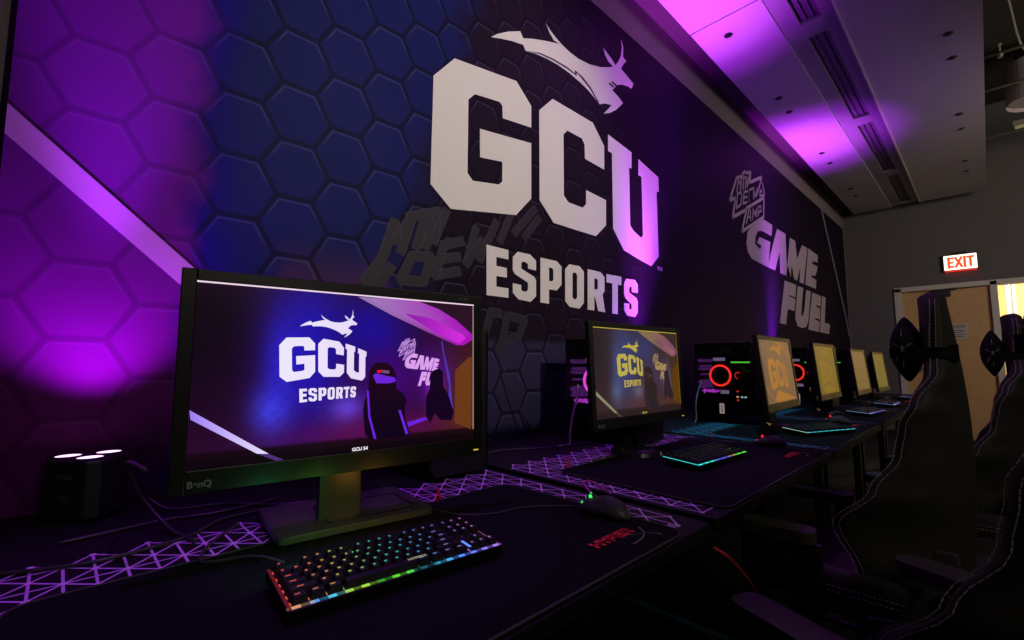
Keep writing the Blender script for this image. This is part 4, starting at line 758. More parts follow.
def keyboard(loc, rz, lab, scheme, full):
    t = thing('keyboard', lab, 'keyboard', loc, rz, 'backlit keyboards on the desks')
    # local: y = left to right, x = towards the user
    tilt = Matrix.Rotation(0.07, 4, 'Y')
    L2, D2 = KW / 2 + 0.006, KD / 2 + 0.006
    bm = new_bm(); box(bm, -D2, D2, -L2, L2, 0.004, 0.019)
    for v in bm.verts: v.co = tilt @ v.co + Vector((0, 0, 0.0045))
    body = obj('case', bm, M_DARKM, t, bevel=0.002)
    for fx, fy in ((-D2 + .012, -L2 + .02), (-D2 + .012, L2 - .02), (D2 - .012, -L2 + .02), (D2 - .012, L2 - .02)):
        bm = new_bm(); cyl(bm, (fx, fy, 0.0), (fx, fy, 0.016 if fx < 0 else 0.006), 0.006, seg=10); obj('rubber_foot', bm, M_BLACK, t)
    # glow band under the keys, seen at the near and left edges
    bm = new_bm(); lay = bm.loops.layers.float_color.new('col')
    n = 60
    def gl(q):
        c = front(q) if full else scheme(q)
        dotm = (0.10 + 0.90 * abs(math.sin(q * 3.14159 * 15)) ** 3) if full else 0.35 + 0.65 * abs(math.sin(q * 3.14159 * 9)) ** 2
        return tuple(x * dotm for x in c) + (1,)
    for i in range(n):
        a, b = i / n, (i + 1) / n
        f = bm.faces.new([bm.verts.new(tilt @ Vector(p) + Vector((0, 0, 0.0045))) for p in ((D2 - 0.0015, -L2 + 2 * L2 * a, 0.0194), (D2 - 0.0015, -L2 + 2 * L2 * b, 0.0194), (D2 - 0.0075, -L2 + 2 * L2 * b, 0.0200), (D2 - 0.0075, -L2 + 2 * L2 * a, 0.0200))])
        for l in f.loops: l[lay] = gl((a + b) / 2)
    if full:   # blue light escaping beside the arrow keys
        f = bm.faces.new([bm.verts.new(tilt @ Vector(p) + Vector((0, 0, 0.0045))) for p in ((D2 - 0.006, -KW / 2 + 14.98 * UK, 0.0285), (D2 - 0.006, -KW / 2 + 15.26 * UK, 0.0285), (D2 - 0.032, -KW / 2 + 15.26 * UK, 0.0285), (D2 - 0.032, -KW / 2 + 14.98 * UK, 0.0285))])
        for l in f.loops: l[lay] = (0.12, 0.25, 1.0, 1)
    obj('light_band', bm, vmat('key_light', 1.3), t)
    for (yy, q0) in ((-L2 + 0.0015, 0.0), (L2 - 0.0015, 1.0)):
        bm = new_bm(); lay = bm.loops.layers.float_color.new('col')
        sg = 1 if yy < 0 else -1
        for i in range(20):
            a, b = i / 20, (i + 1) / 20
            f = bm.faces.new([bm.verts.new(tilt @ Vector(p) + Vector((0, 0, 0.0045))) for p in ((-D2 + 2 * D2 * a, yy, 0.0194), (-D2 + 2 * D2 * b, yy, 0.0194), (-D2 + 2 * D2 * b, yy + sg * 0.004, 0.0200), (-D2 + 2 * D2 * a, yy + sg * 0.004, 0.0200))])
            for l in f.loops: l[lay] = tuple(x * (0.09 if full else 0.8) for x in scheme(q0)) + (1,)
        obj('side_light', bm, vmat('key_light', 1.3), t)
    def cap(bm, x, y, w_, mi=0):
        kx = -KD / 2 + y * UK; ky = -KW / 2 + x * UK; g = 0.0009
        a = (kx + g, kx + UK - g, ky + g, ky + w_ * UK - g); ins = 0.0030
        z0, z1 = 0.0205, 0.0300
        B = [(a[0], a[2]), (a[1], a[2]), (a[1], a[3]), (a[0], a[3])]; T_ = [(a[0] + ins * .6, a[2] + ins), (a[1] - ins, a[2] + ins), (a[1] - ins, a[3] - ins), (a[0] + ins * .6, a[3] - ins)]
        vb = [bm.verts.new(tilt @ Vector((p[0], p[1], z0)) + Vector((0, 0, .0045))) for p in B]; vt = [bm.verts.new(tilt @ Vector((p[0], p[1], z1)) + Vector((0, 0, .0045))) for p in T_]
        bm.faces.new(vt); bm.faces.new(vb[::-1])
        for i in range(4): bm.faces.new((vb[i], vb[(i + 1) % 4], vt[(i + 1) % 4], vt[i]))
        return (a[0] + a[1]) / 2, (a[2] + a[3]) / 2
    def legend(bm, lay, cx, cy, w_, q, rnd):
        c = scheme(q); wy = 0.0022 + 0.0010 * rnd.random(); off = -0.0035
        def quad(x0, x1, y0, y1, k):
            f = bm.faces.new([bm.verts.new(tilt @ Vector((a, b, 0.0304)) + Vector((0, 0, .0045))) for a, b in ((x0, y0), (x1, y0), (x1, y1), (x0, y1))])
            for l in f.loops: l[lay] = tuple(min(1, x * k) for x in c) + (1,)
        if w_ > 1.2 and w_ < 5: quad(cx - .0014, cx + .0006, cy - .0045 * min(w_, 1.6), cy + .0010, 0.55)
        elif w_ <= 1.2:
            quad(cx - .0040, cx - .0018, cy - wy, cy - wy + 0.0018, .5); quad(cx - .0042, cx - .0020, cy - .0004, cy + 0.0012, .35); quad(cx - .0018, cx + .0002, cy - wy, cy + .0004, .42)
    rnd = random.Random(3)
    if full:   # added lamps above the keys, strengthening their glow on the monitor foot
        for q, cc in ((0.10, (0.08, 0.7, 0.3)), (0.38, (0.35, 1.0, 0.12)), (0.72, (1.0, 0.45, 0.08))):
            l = bpy.data.lights.new('key_glow', 'AREA'); l.shape = 'RECTANGLE'; l.size = 0.06; l.size_y = 0.01; l.energy = 0.045; l.color = cc
            lo = bpy.data.objects.new('key_glow', l); COL.objects.link(lo); lo.parent = t; lo.location = (-D2 - 0.004, -L2 + 2 * L2 * q, 0.070)
            lo.rotation_euler = (0, math.radians(64), 0)
        for (x, y, w_) in KEYS:
            bm = new_bm(); cx, cy = cap(bm, x, y, w_); kc = obj('keycap', bm, M_BLACK, t)
            bm = new_bm(); lay = bm.loops.layers.float_color.new('col'); legend(bm, lay, cx, cy, w_, (x + w_ / 2) / 18.25, rnd)
            if len(bm.faces): obj('key_legend', bm, vmat('key_legend_light', 1.3), kc)
            else: bm.free()
            # glowing quads below the caps stand for the coloured light between keys
        bm = new_bm(); lay = bm.loops.layers.float_color.new('col')
        for (x, y, w_) in KEYS:
            kx = -KD / 2 + y * UK; ky = -KW / 2 + x * UK; c = scheme((x + w_ / 2) / 18.25)
            for q in range(1):
                px0, py0 = kx + UK * 0.5, ky + UK * w_ * 0.5
                f = bm.faces.new([bm.verts.new(tilt @ Vector((a, b, 0.0196)) + Vector((0, 0, .0045))) for a, b in ((px0 - .004, py0 - .0098 * w_), (px0 + .004, py0 - .0098 * w_), (px0 + .004, py0 + .0098 * w_), (px0 - .004, py0 + .0098 * w_))])
                for l in f.loops: l[lay] = tuple(z * 0.5 for z in c) + (1,)
        obj('key_underglow', bm, vmat('key_light', 1.3), t)
        bm = text_bm('HYPERX', 0.0085, lambda a, b, d: (KD / 2 - 0.012 - b, 0.018 + a, 0.0), bold=0.0003)
        for v in bm.verts: v.co = tilt @ (v.co + Vector((0, 0, 0.0303))) + Vector((0, 0, .0045))
        obj('spacebar_lettering', bm, emis('pale_lettering', (0.5, 0.42, 0.28), 0.7), t)
    else:
        bm = new_bm(); bl = new_bm(); lay = bl.loops.layers.float_color.new('col')
        for (x, y, w_) in KEYS:
            cx, cy = cap(bm, x, y, w_); legend(bl, lay, cx, cy, w_, 0.8, rnd)
        kc = obj('keycap_set', bm, M_BLACK, t); obj('key_legends', bl, vmat('dim_legend_light', 0.22), kc)
    return t
def front(q):
    st = [(0, (0.7, 0.25, 0.12)), (0.07, (0.6, 0.35, 0.2)), (0.11, (0.05, 0.3, 0.7)), (0.19, (0.1, 0.6, 0.75)), (0.23, (0.35, 0.6, 0.05)), (0.33, (0.35, 0.75, 0.05)), (0.36, (0.02, 0.25, 0.02)), (0.46, (0.15, 0.8, 0.05)), (0.52, (0.05, 0.6, 0.1)), (0.54, (0.01, 0.10, 0.12)), (0.62, (0.01, 0.10, 0.14)), (0.66, (0.05, 0.5, 0.75)), (0.75, (0.08, 0.3, 0.95)), (0.85, (0.15, 0.2, 1.0)), (1.0, (0.5, 0.2, 0.85))]
    for (a, ca), (b, cb) in zip(st[:-1], st[1:]):
        if q <= b:
            t_ = (q - a) / (b - a); return tuple(x + (y - x) * t_ for x, y in zip(ca, cb))
    return st[-1][1]
def sch_cyan(q):
    if q < 0.35: return (0.05, 0.8, 0.75)
    if q < 0.62: return (0.10, 0.12, 0.9)
    if q < 0.75: return (0.45, 0.25, 0.12)
    return (0.10, 0.85, 0.08)
def sch_teal(q): return (0.05, 0.62, 0.66) if q > 0.02 else (0.45, 0.75, 0.6)
def sch_blue(q): return (0.12, 0.14, 0.95) if q > 0.3 else (0.3, 0.45, 0.95)
KB = [((0.828, 0.394, 0.755), -0.085, 'large near keyboard glowing in rainbow colours, in front of the biggest monitor', hue, True),
      ((0.822, 1.560, 0.755), -0.06, 'small keyboard edged in cyan, blue and green light, beside the second mouse', sch_cyan, False),
      ((0.926, 2.550, 0.755), -0.38, 'keyboard with a long cyan light edge, in front of the third monitor', sch_teal, False),
      ((0.930, 3.700, 0.755), -0.10, 'keyboard with a blue dotted light edge, in front of the fourth monitor', sch_blue, False),
      ((0.930, 4.560, 0.755), 0.0, 'keyboard with blue lights, in front of the fifth monitor', sch_blue, False),
      ((0.975, 5.560, 0.755), 0.0, 'farthest keyboard, hardly visible, in front of the last monitor', sch_blue, False)]
for a in KB: keyboard(*a)

# ------------------------------------------------------------------ mice
def mouse(loc, rz, lab, led, cable):
    t = thing('mouse', lab, 'mouse', loc, rz, 'mice on the mats'); t.scale = (0.94, 0.94, 0.94)
    bm = new_bm(); nu, nv = 28, 14; L_, W_, H_ = 0.062, 0.031, 0.039
    grid = []
    for i in range(nu + 1):
        a = -1 + 2 * i / nu; sq = max(0.0, 1 - abs(a) ** 2.6)
        wd = W_ * (sq ** 0.5) * (1 - 0.10 * math.exp(-((a - 0.05) / 0.35) ** 2)) + 0.0005
        hh = H_ * (sq ** 0.55) * (0.80 + 0.22 * math.exp(-((a - 0.25) / 0.55) ** 2)) + 0.0005
        ring = []
        for j in range(nv + 1):
            q = PI * j / nv; ring.append(bm.verts.new((a * L_, -math.cos(q) * wd * (1 if 0 < j < nv else 0.96), 0.002 + math.sin(q) ** 0.8 * hh)))
        grid.append(ring)
    holes = []
    for i in range(nu):
        for j in range(nv): bm.faces.new((grid[i][j], grid[i + 1][j], grid[i + 1][j + 1], grid[i][j + 1]))
        bm.faces.new((grid[i][0], grid[i][nv], grid[i + 1][nv], grid[i + 1][0]))
    pos = lambda i, j: (Vector(grid[i][j].co), None)
    pts = []
    for i in range(11, 26):
        for j in range(3, 12):
            c = (grid[i][j].co + grid[i + 1][j + 1].co) / 2 if (i % 2) else (grid[i][j].co + grid[i + 1][j].co) / 2
            n = (grid[i + 1][j].co - grid[i][j].co).cross(grid[i][j + 1].co - grid[i][j].co).normalized()
            if n.z < 0: n = -n
            pts.append((Vector(c), n))
    shell = obj('shell', bm, mat('grey_black_shell', (0.060, 0.062, 0.048), 0.42), t, smooth=True)
    bm = new_bm()
    for c, n in pts:
        u = n.cross(Vector((0, 1, 0))).normalized(); v = n.cross(u)
        bm.faces.new([bm.verts.new(c + n * 0.0004 + (u * math.cos(q) + v * math.sin(q)) * 0.0017) for q in [2 * PI * k / 6 for k in range(6)]])
    obj('honeycomb_holes', bm, mat('deep_black', (0.002, 0.002, 0.002), 0.9), shell)
    bm = new_bm(); cyl(bm, (-0.034, -0.004, 0.030), (-0.034, 0.004, 0.030), 0.0105, seg=20); obj('scroll_wheel', bm, M_BLACK, t)
    bm = new_bm(); cyl(bm, (-0.034, -0.0046, 0.0335), (-0.034, -0.004, 0.0335), 0.005, seg=12); cyl(bm, (-0.034, 0.004, 0.0335), (-0.034, 0.0046, 0.0335), 0.005, seg=12)
    box(bm, -0.036, -0.033, -0.003, 0.003, 0.0400, 0.0412); box(bm, -0.056, -0.052, -0.010, -0.007, 0.016, 0.020); obj('wheel_light', bm, emis('led_' + led, {'green': (0.05, 0.9, 0.12), 'red': (1.0, 0.02, 0.03)}[led], 1.2), t)
    if cable:
        bm = new_bm(); inv = Matrix.Rotation(-rz, 4, 'Z')
        tube(bm, [inv @ (p - Vector(loc)) for p in spline(cable, 12)], 0.0016, 6); obj('cable', bm, M_CABLE, t, smooth=True)
mouse((0.905, 0.855, 0.759), 0.10, 'honeycomb shelled black mouse with a green light, beside the red wordmark on the near mat', 'green',
      [(0.845, 0.84, 0.765), (0.80, 0.83, 0.760), (0.74, 0.76, 0.758), (0.72, 0.68, 0.757), (0.67, 0.62, 0.757), (0.58, 0.60, 0.757), (0.46, 0.60, 0.756), (0.30, 0.62, 0.756)])
mouse((0.880, 2.030, 0.7575), 0.05, 'black mouse with a red light at the right end of the second mat', 'red', [(0.82, 2.03, 0.765), (0.72, 1.99, 0.757), (0.56, 1.93, 0.757), (0.38, 1.9, 0.756)])
mouse((0.900, 3.060, 0.7575), 0.05, 'black mouse lying on the third mat, beyond the cyan edged keyboard', 'red', [(0.84, 3.06, 0.765), (0.6, 3.02, 0.757), (0.4, 3.0, 0.756)])

# ------------------------------------------------------------------ computer towers (glass side towards the camera)
def tower(loc, lab, ring, L_=0.355, accent=(0.55, 0.10, 0.75)):
    t = thing('computer_tower', lab, 'computer', loc, 0, 'glass sided computers behind the monitors')
    W_, H_ = 0.205, 0.435
    bm = new_bm()
    box(bm, 0, L_, 0, W_, 0.012, 0.020); box(bm, 0, L_, 0, W_, H_ - 0.012, H_); box(bm, 0, L_, W_ - 0.006, W_, 0.02, H_ - 0.012)
    box(bm, 0, 0.006, 0, W_, 0.02, H_ - 0.012); box(bm, L_ - 0.022, L_, 0, W_, 0.02, H_ - 0.012)
    for xx in (0, L_ - 0.016):
        for zz in (0.012, H_ - 0.028): box(bm, xx, xx + 0.016, 0, 0.01, zz, zz + 0.016)
    box(bm, 0.006, L_ - 0.022, 0.004, W_ - 0.006, 0.02, 0.105)
    cs = obj('case', bm, M_BLACK, t)
    for xx in (0.03, L_ - 0.05):
        for yy in (0.025, W_ - 0.025): bm = new_bm(); cyl(bm, (xx, yy, -0.0005), (xx, yy, 0.013), 0.014, seg=12); obj('rubber_foot', bm, M_BLACK, t)
    bm = new_bm(); box(bm, 0.004, L_ - 0.004, -0.004, 0.0, 0.016, H_ - 0.004); obj('glass_panel', bm, glass_mat(), t)
    bm = new_bm(); box(bm, 0.03, L_ - 0.06, W_ - 0.02, W_ - 0.008, 0.12, H_ - 0.03); mb = obj('motherboard', bm, mat('circuit_board', (0.02, 0.02, 0.025), 0.6, noise=0.8, nscale=120), t)
    bm = new_bm()
    rr = random.Random(5)
    for i in range(15):
        xx = 0.008 + rr.random() * 0.016; zz = 0.17 + rr.random() * 0.17; box(bm, xx, xx + 0.006 + rr.random() * 0.012, 0.02, W_ - 0.02, zz, zz + 0.004 + rr.random() * 0.012)
    obj('port_block', bm, mat('violet_glow_ports', (0.30, 0.18, 0.36), 0.4, 0.3, emit=(0.07, 0.015, 0.11), es=0.7, noise=0.6, nscale=80), mb)  # ports given a faint emission in place of violet light inside the case
    bm = new_bm(); ringt(bm, (0.125, 0.045, 0.252), (1, 0, 0), (0, 0, 1), 0.056, 0.006, 40, 8); rg = obj('fan_ring', bm, emis('ring_' + ring, {'red': (1.0, 0.035, 0.02), 'magenta': (0.9, 0.08, 0.8)}[ring], 1.2), t, smooth=True)
    bm = new_bm(); cyl(bm, (0.125, 0.04, 0.252), (0.125, 0.06, 0.252), 0.020, seg=20)
    for i in range(9):
        a = 2 * PI * i / 9; d = Vector((math.cos(a), 0, math.sin(a))); n = Vector((-math.sin(a), 0, math.cos(a)))
        c = Vector((0.125, 0.05, 0.252)); P_ = [c + d * 0.018 - n * 0.004 + Vector((0, -.006, 0)), c + d * 0.053 - n * 0.012 + Vector((0, -.006, 0)), c + d * 0.053 + n * 0.010 + Vector((0, .008, 0)), c + d * 0.018 + n * 0.006 + Vector((0, .008, 0))]
        v1 = [bm.verts.new(p) for p in P_]; v2 = [bm.verts.new(p + Vector((0, .0015, 0))) for p in P_]
        bm.faces.new(v1); bm.faces.new(v2[::-1])
        for q in range(4): bm.faces.new((v1[q], v1[(q + 1) % 4], v2[(q + 1) % 4], v2[q]))
    obj('fan_blades', bm, M_BLACK, rg)
    bm = new_bm(); box(bm, 0.075, 0.18, 0.06, 0.15, 0.20, 0.325); obj('heatsink', bm, M_DARKM, t, bevel=0.003)
    bm = new_bm(); box(bm, 0.195, 0.285, 0.02, 0.05, 0.322, 0.330); obj('memory_light', bm, emis('green_bar', (0.12, 0.85, 0.05), 0.8), t)
    bm = new_bm()
    for i in range(4): box(bm, 0.20 + i * 0.011, 0.206 + i * 0.011, 0.10, 0.17, 0.205, 0.318)
    obj('memory_stick', bm, M_DARKM, t)
    bm = new_bm(); box(bm, 0.025, 0.195, 0.02, 0.15, 0.145, 0.180); gc = obj('graphics_card', bm, M_BLACK, t, bevel=0.004)
    bm = new_bm(); rr = random.Random(2)
    for i in range(9): xx = 0.030 + i * 0.011; box(bm, xx, xx + 0.009, 0.017, 0.02, 0.150 + rr.random() * 0.012, 0.178 - rr.random() * 0.01)
    obj('card_glow', bm, emis('card_violet', (0.42, 0.04, 0.55), 1.0), gc)
    bm = new_bm(); box(bm, 0.135, 0.18, 0.0165, 0.02, 0.152, 0.172); box(bm, 0.10, 0.165, 0.016, 0.02, 0.334, 0.352); obj('pale_badge', bm, emis('lilac_badge_glow', (0.16, 0.12, 0.20), 1.0), gc)  # unlit badges made to glow, standing in for interior light on them
    bm = new_bm(); box(bm, 0.135, 0.16, -0.0055, -0.0042, 0.045, 0.10); st = obj('spec_sticker', bm, emis('sticker_glow', (0.26, 0.22, 0.20), 1.0), t)  # paper sticker given emission so that it looks lit
    bm = new_bm()
    for i in range(6): box(bm, 0.140, 0.155, -0.0062, -0.0055, 0.052 + i * 0.007, 0.055 + i * 0.007)
    obj('barcode_lines', bm, M_BLACK, st)
    for (xx, zz, c, nm) in ((0.225, 0.138, (1.0, 0.55, 0.25), 'status_light'), (0.248, 0.138, (0.4, 0.75, 0.8), 'status_light'), (0.266, 0.138, (0.4, 0.75, 0.8), 'status_light'), (0.226, 0.168, (0.9, 0.03, 0.03), 'status_light'), (0.226, 0.120, (0.8, 0.05, 0.03), 'status_light')):
        bm = new_bm(); box(bm, xx - 0.005, xx + 0.005, 0.016, 0.02, zz - 0.004, zz + 0.004); obj(nm, bm, emis('led_%d_%d' % (int(c[0] * 100), int(c[1] * 100)), c, 0.8), t)
    bm = new_bm(); tube(bm, spline([(0.22, 0.08, 0.30), (0.255, 0.07, 0.28), (0.265, 0.07, 0.24), (0.24, 0.07, 0.20), (0.21, 0.07, 0.19)]), 0.004, 8)
    tube(bm, spline([(0.235, 0.08, 0.29), (0.27, 0.075, 0.27), (0.28, 0.075, 0.22), (0.25, 0.075, 0.18)]), 0.003, 8)
    obj('inner_cable', bm, mat('dark_green_cable', (0.05, 0.10, 0.03), 0.4), t, smooth=True)
    bm = new_bm(); ringt(bm, (0.222, 0.05, 0.252), (1, 0, 0), (0, 0, 1), 0.018, 0.004, 16, 6, 1.2, 4.4); obj('red_arc_light', bm, emis('arc_red', (0.8, 0.02, 0.02), 0.6), t)
    bm = new_bm(); rr = random.Random(9)
    for i in range(9): xx = 0.06 + rr.random() * 0.15; zz = 0.375 + rr.random() * 0.035; box(bm, xx, xx + 0.02, 0.02, 0.05, zz, zz + 0.006)
    obj('top_fittings', bm, M_STEEL, t)
    return t
tower((0.055, 0.75, 0.7505), 'dark computer tower mostly hidden behind the large near monitor', 'red')
tower((0.17, 1.63, 0.7505), 'computer tower behind the second monitor, its ring light showing magenta', 'magenta')
tower((0.305, 2.64, 0.758), 'computer tower with a glowing red fan ring left of the third monitor', 'red')
tower((0.365, 3.86, 0.758), 'computer tower with a red glow between the third and fourth monitors', 'red')
tower((0.31, 4.81, 0.758), 'computer tower with a magenta glow between the fourth and fifth monitors', 'magenta')

# ------------------------------------------------------------------ stage uplights
def par(i, lab):
    x, y = PARS[i]
    t = thing('uplight', lab, 'stage light', (x, y, 0.7505), 0.0, 'black box uplights against the mural wall'); t.scale = (0.8, 0.8, 0.95)
    # wedge body: triangular-ish plan with a blunt front corner, lenses on top
    out = [(-0.095, -0.085), (0.000, -0.085), (0.075, -0.010), (0.075, 0.022), (0.005, 0.085), (-0.095, 0.085)]
    bm = new_bm(); plate(bm, [out], lambda a, b, d: (a, b, 0.133 + d * 1.0), 0.121); 
    for v in bm.verts: pass
    body = obj('body', bm, M_BLACK, t, bevel=0.004)
    for a, b in ((-0.07, -0.06), (-0.07, 0.06), (0.04, 0.0)): bm = new_bm(); cyl(bm, (a, b, 0), (a, b, 0.013), 0.012, seg=12); obj('rubber_foot', bm, M_BLACK, t)
    for a, b in ((-0.045, -0.042), (0.022, 0.0), (-0.045, 0.042)):
        bm = new_bm(); ringt(bm, (a, b, 0.134), (1, 0, 0), (0, 1, 0), 0.031, 0.003, 28, 6); rim = obj('lens_rim', bm, M_BLACK, t, smooth=True)
        bm = new_bm(); cyl(bm, (a, b, 0.1335), (a, b, 0.1350), 0.0275, seg=28); obj('lens', bm, emis('lit_lens', (1.0, 0.55, 1.0), 2.2), rim)
    # faint lettering on the two front faces
    d1 = Vector((0.075, 0.075, 0)).normalized(); 
    def f1(a, b, d): p = Vector((0.0375, -0.0475, 0.10)) + d1 * a + Vector((0.7071, -0.7071, 0)) * 0.0008; return (p.x, p.y, p.z + b)
    bm = text_bm('Wedge', 0.016, f1); obj('side_lettering', bm, mat('faint_grey_ink', (0.12, 0.10, 0.12), 0.6), body)
    bm = text_bm('TRI', 0.018, lambda a, b, d: tuple(Vector(f1(a, b, d)) + Vector((0, 0, -0.045)))); obj('side_lettering', bm, mat('faint_grey_ink', (0.12, 0.10, 0.12), 0.6), body)
    d2 = Vector((-0.07, 0.063, 0)).normalized(); n2 = Vector((0.063, 0.07, 0)).normalized()
    def f2(a, b, d): p = Vector((0.042, 0.052, 0.10)) + d2 * a + n2 * 0.0008; return (p.x, p.y, p.z + b)
    bm = text_bm('dj', 0.02, f2); obj('side_lettering', bm, mat('faint_grey_ink', (0.12, 0.10, 0.12), 0.6), body)
par(0, 'low black box uplight with three glowing pink lenses at the left edge of the desk')
par(1, 'black box uplight standing against the mural behind the tower with the red ring')
par(2, 'black box uplight far along the desk, below the slanted heavy lettering')

# ------------------------------------------------------------------ loose cables
def cable(pts, r, lab, m=None, name='cable'):
    bm = new_bm(); tube(bm, spline(pts, 12), r, 8); tag(obj(name, bm, m or M_CABLE, smooth=True), lab, 'cable', None)
Z = 0.7545
cable([(0.50, 0.115, 0.90), (0.43, 0.10, 0.905), (0.36, 0.105, 0.88), (0.31, 0.13, 0.82), (0.33, 0.16, 0.775), (0.38, 0.18, Z), (0.46, 0.20, Z)], 0.0042, 'thick black cable arching down to the desk left of the large near monitor')
cable([(0.17, 0.16, 0.78), (0.20, 0.20, Z), (0.24, 0.30, Z), (0.33, 0.38, Z), (0.36, 0.46, Z)], 0.003, 'thin black cable running from the pink lensed uplight behind the near monitor')
cable([(0.40, -0.06, Z), (0.43, 0.0, Z), (0.45, 0.06, Z), (0.445, 0.12, Z), (0.42, 0.20, Z), (0.36, 0.26, Z), (0.35, 0.34, Z)], 0.003, 'black cable lying across the violet lattice print at the left')
cable([(0.30, 0.02, Z), (0.29, 0.10, Z), (0.28, 0.18, Z), (0.30, 0.27, Z), (0.28, 0.40, Z)], 0.003, 'black cable on the desk between the uplight and the lattice print')
cable([(0.71, 0.27, 0.770), (0.66, 0.255, 0.768), (0.62, 0.235, 0.762), (0.60, 0.20, 0.759), (0.58, 0.185, 0.758), (0.53, 0.20, 0.757), (0.47, 0.235, 0.756), (0.42, 0.28, 0.756)], 0.0026, 'braided cable curling out of the left end of the near keyboard', M_CABLEW if False else M_CABLE)
cable([(0.30, 1.42, 0.7545), (0.31, 1.475, 0.758), (0.303, 1.49, 0.80), (0.290, 1.53, 0.88), (0.275, 1.58, 0.94), (0.25, 1.615, 0.985)], 0.0045, 'grey white cable rising behind the second monitor into its computer', M_CABLEW)
cable([(0.03, 1.38, 1.06), (0.035, 1.42, 0.96), (0.06, 1.47, 0.86), (0.08, 1.52, Z)], 0.003, 'thin dark cable hanging down the mural left of the second monitor')
cable([(0.355, 2.50, 0.7545), (0.358, 2.52, 0.78), (0.35, 2.54, 0.86), (0.345, 2.59, 0.93), (0.348, 2.625, 0.97)], 0.004, 'grey cable rising beside the tower with the red fan ring', M_CABLEW)
cable([(0.36, 0.86, Z), (0.25, 1.0, Z), (0.2, 1.2, Z), (0.28, 1.36, Z), (0.35, 1.6, Z)], 0.003, 'black cable on bare desk between the two nearest computers')
for (x, y, lab) in ((0.565, 0.665, 'small red cable tie standing on the lattice print right of the near stand base'), (0.60, 2.12, 'small red cable tie beyond the cyan edged second keyboard'), (0.55, 1.17, 'tiny red cable tie on the lattice print left of the second monitor')):
    t = thing('cable_tie', lab, 'cable tie', (x, y, 0.7515), 0.3)
    bm = new_bm(); ringt(bm, (0, 0, 0.010), (0, 1, 0), (0, 0, 1), 0.008, 0.0022, 16, 6); obj('loop', bm, emis('red_tie_lit', (0.0, 0.0, 0.0), 0.0) if False else M_RED, t)
    bm = new_bm(); box(bm, -0.002, 0.002, -0.003, 0.003, 0.016, 0.032); obj('tail', bm, M_RED, t)
# pink braided loop beside the near mouse
cable([(0.855, 0.925, 0.757), (0.815, 0.925, 0.775), (0.785, 0.94, 0.787), (0.785, 0.965, 0.787), (0.80, 0.985, 0.775), (0.825, 1.0, 0.757)], 0.0025, 'pink braided cable loop behind the honeycomb mouse', mat('pink_braid', (0.75, 0.08, 0.40), 0.7, noise=0.6, nscale=500))
cable([(1.09, 0.965, 0.71), (1.10, 1.02, 0.675), (1.112, 1.09, 0.61), (1.116, 1.13, 0.56)], 0.004, 'red cable hanging below the desk edge between the two nearest desks', mat('red_cable', (0.55, 0.03, 0.03), 0.5))

# ------------------------------------------------------------------ gaming chairs
# profile tables against height fraction t of the backrest
def interp(tab, t):
    for (a, va), (b, vb) in zip(tab[:-1], tab[1:]):
        if t <= b:
            q = (t - a) / (b - a); q = q * q * (3 - 2 * q); return va + (vb - va) * q
    return tab[-1][1]
BH = 0.86; BZ = 0.42
WID = [(0, 0.18), (0.15, 0.22), (0.33, 0.25), (0.50, 0.215), (0.62, 0.22), (0.70, 0.18), (0.80, 0.120), (0.93, 0.110), (1.0, 0.08)]
WING = [(0, 0.13), (0.10, 0.19), (0.25, 0.245), (0.38, 0.16), (0.48, 0.11), (0.57, 0.095), (0.65, 0.065), (0.74, 0.02), (1.0, 0.0)]
THK = [(0, 0.08), (0.3, 0.075), (0.6, 0.075), (0.8, 0.065), (1.0, 0.05)]
def back_x(t): return 0.03 + 0.03 * math.sin(t * PI) - 0.005 * t
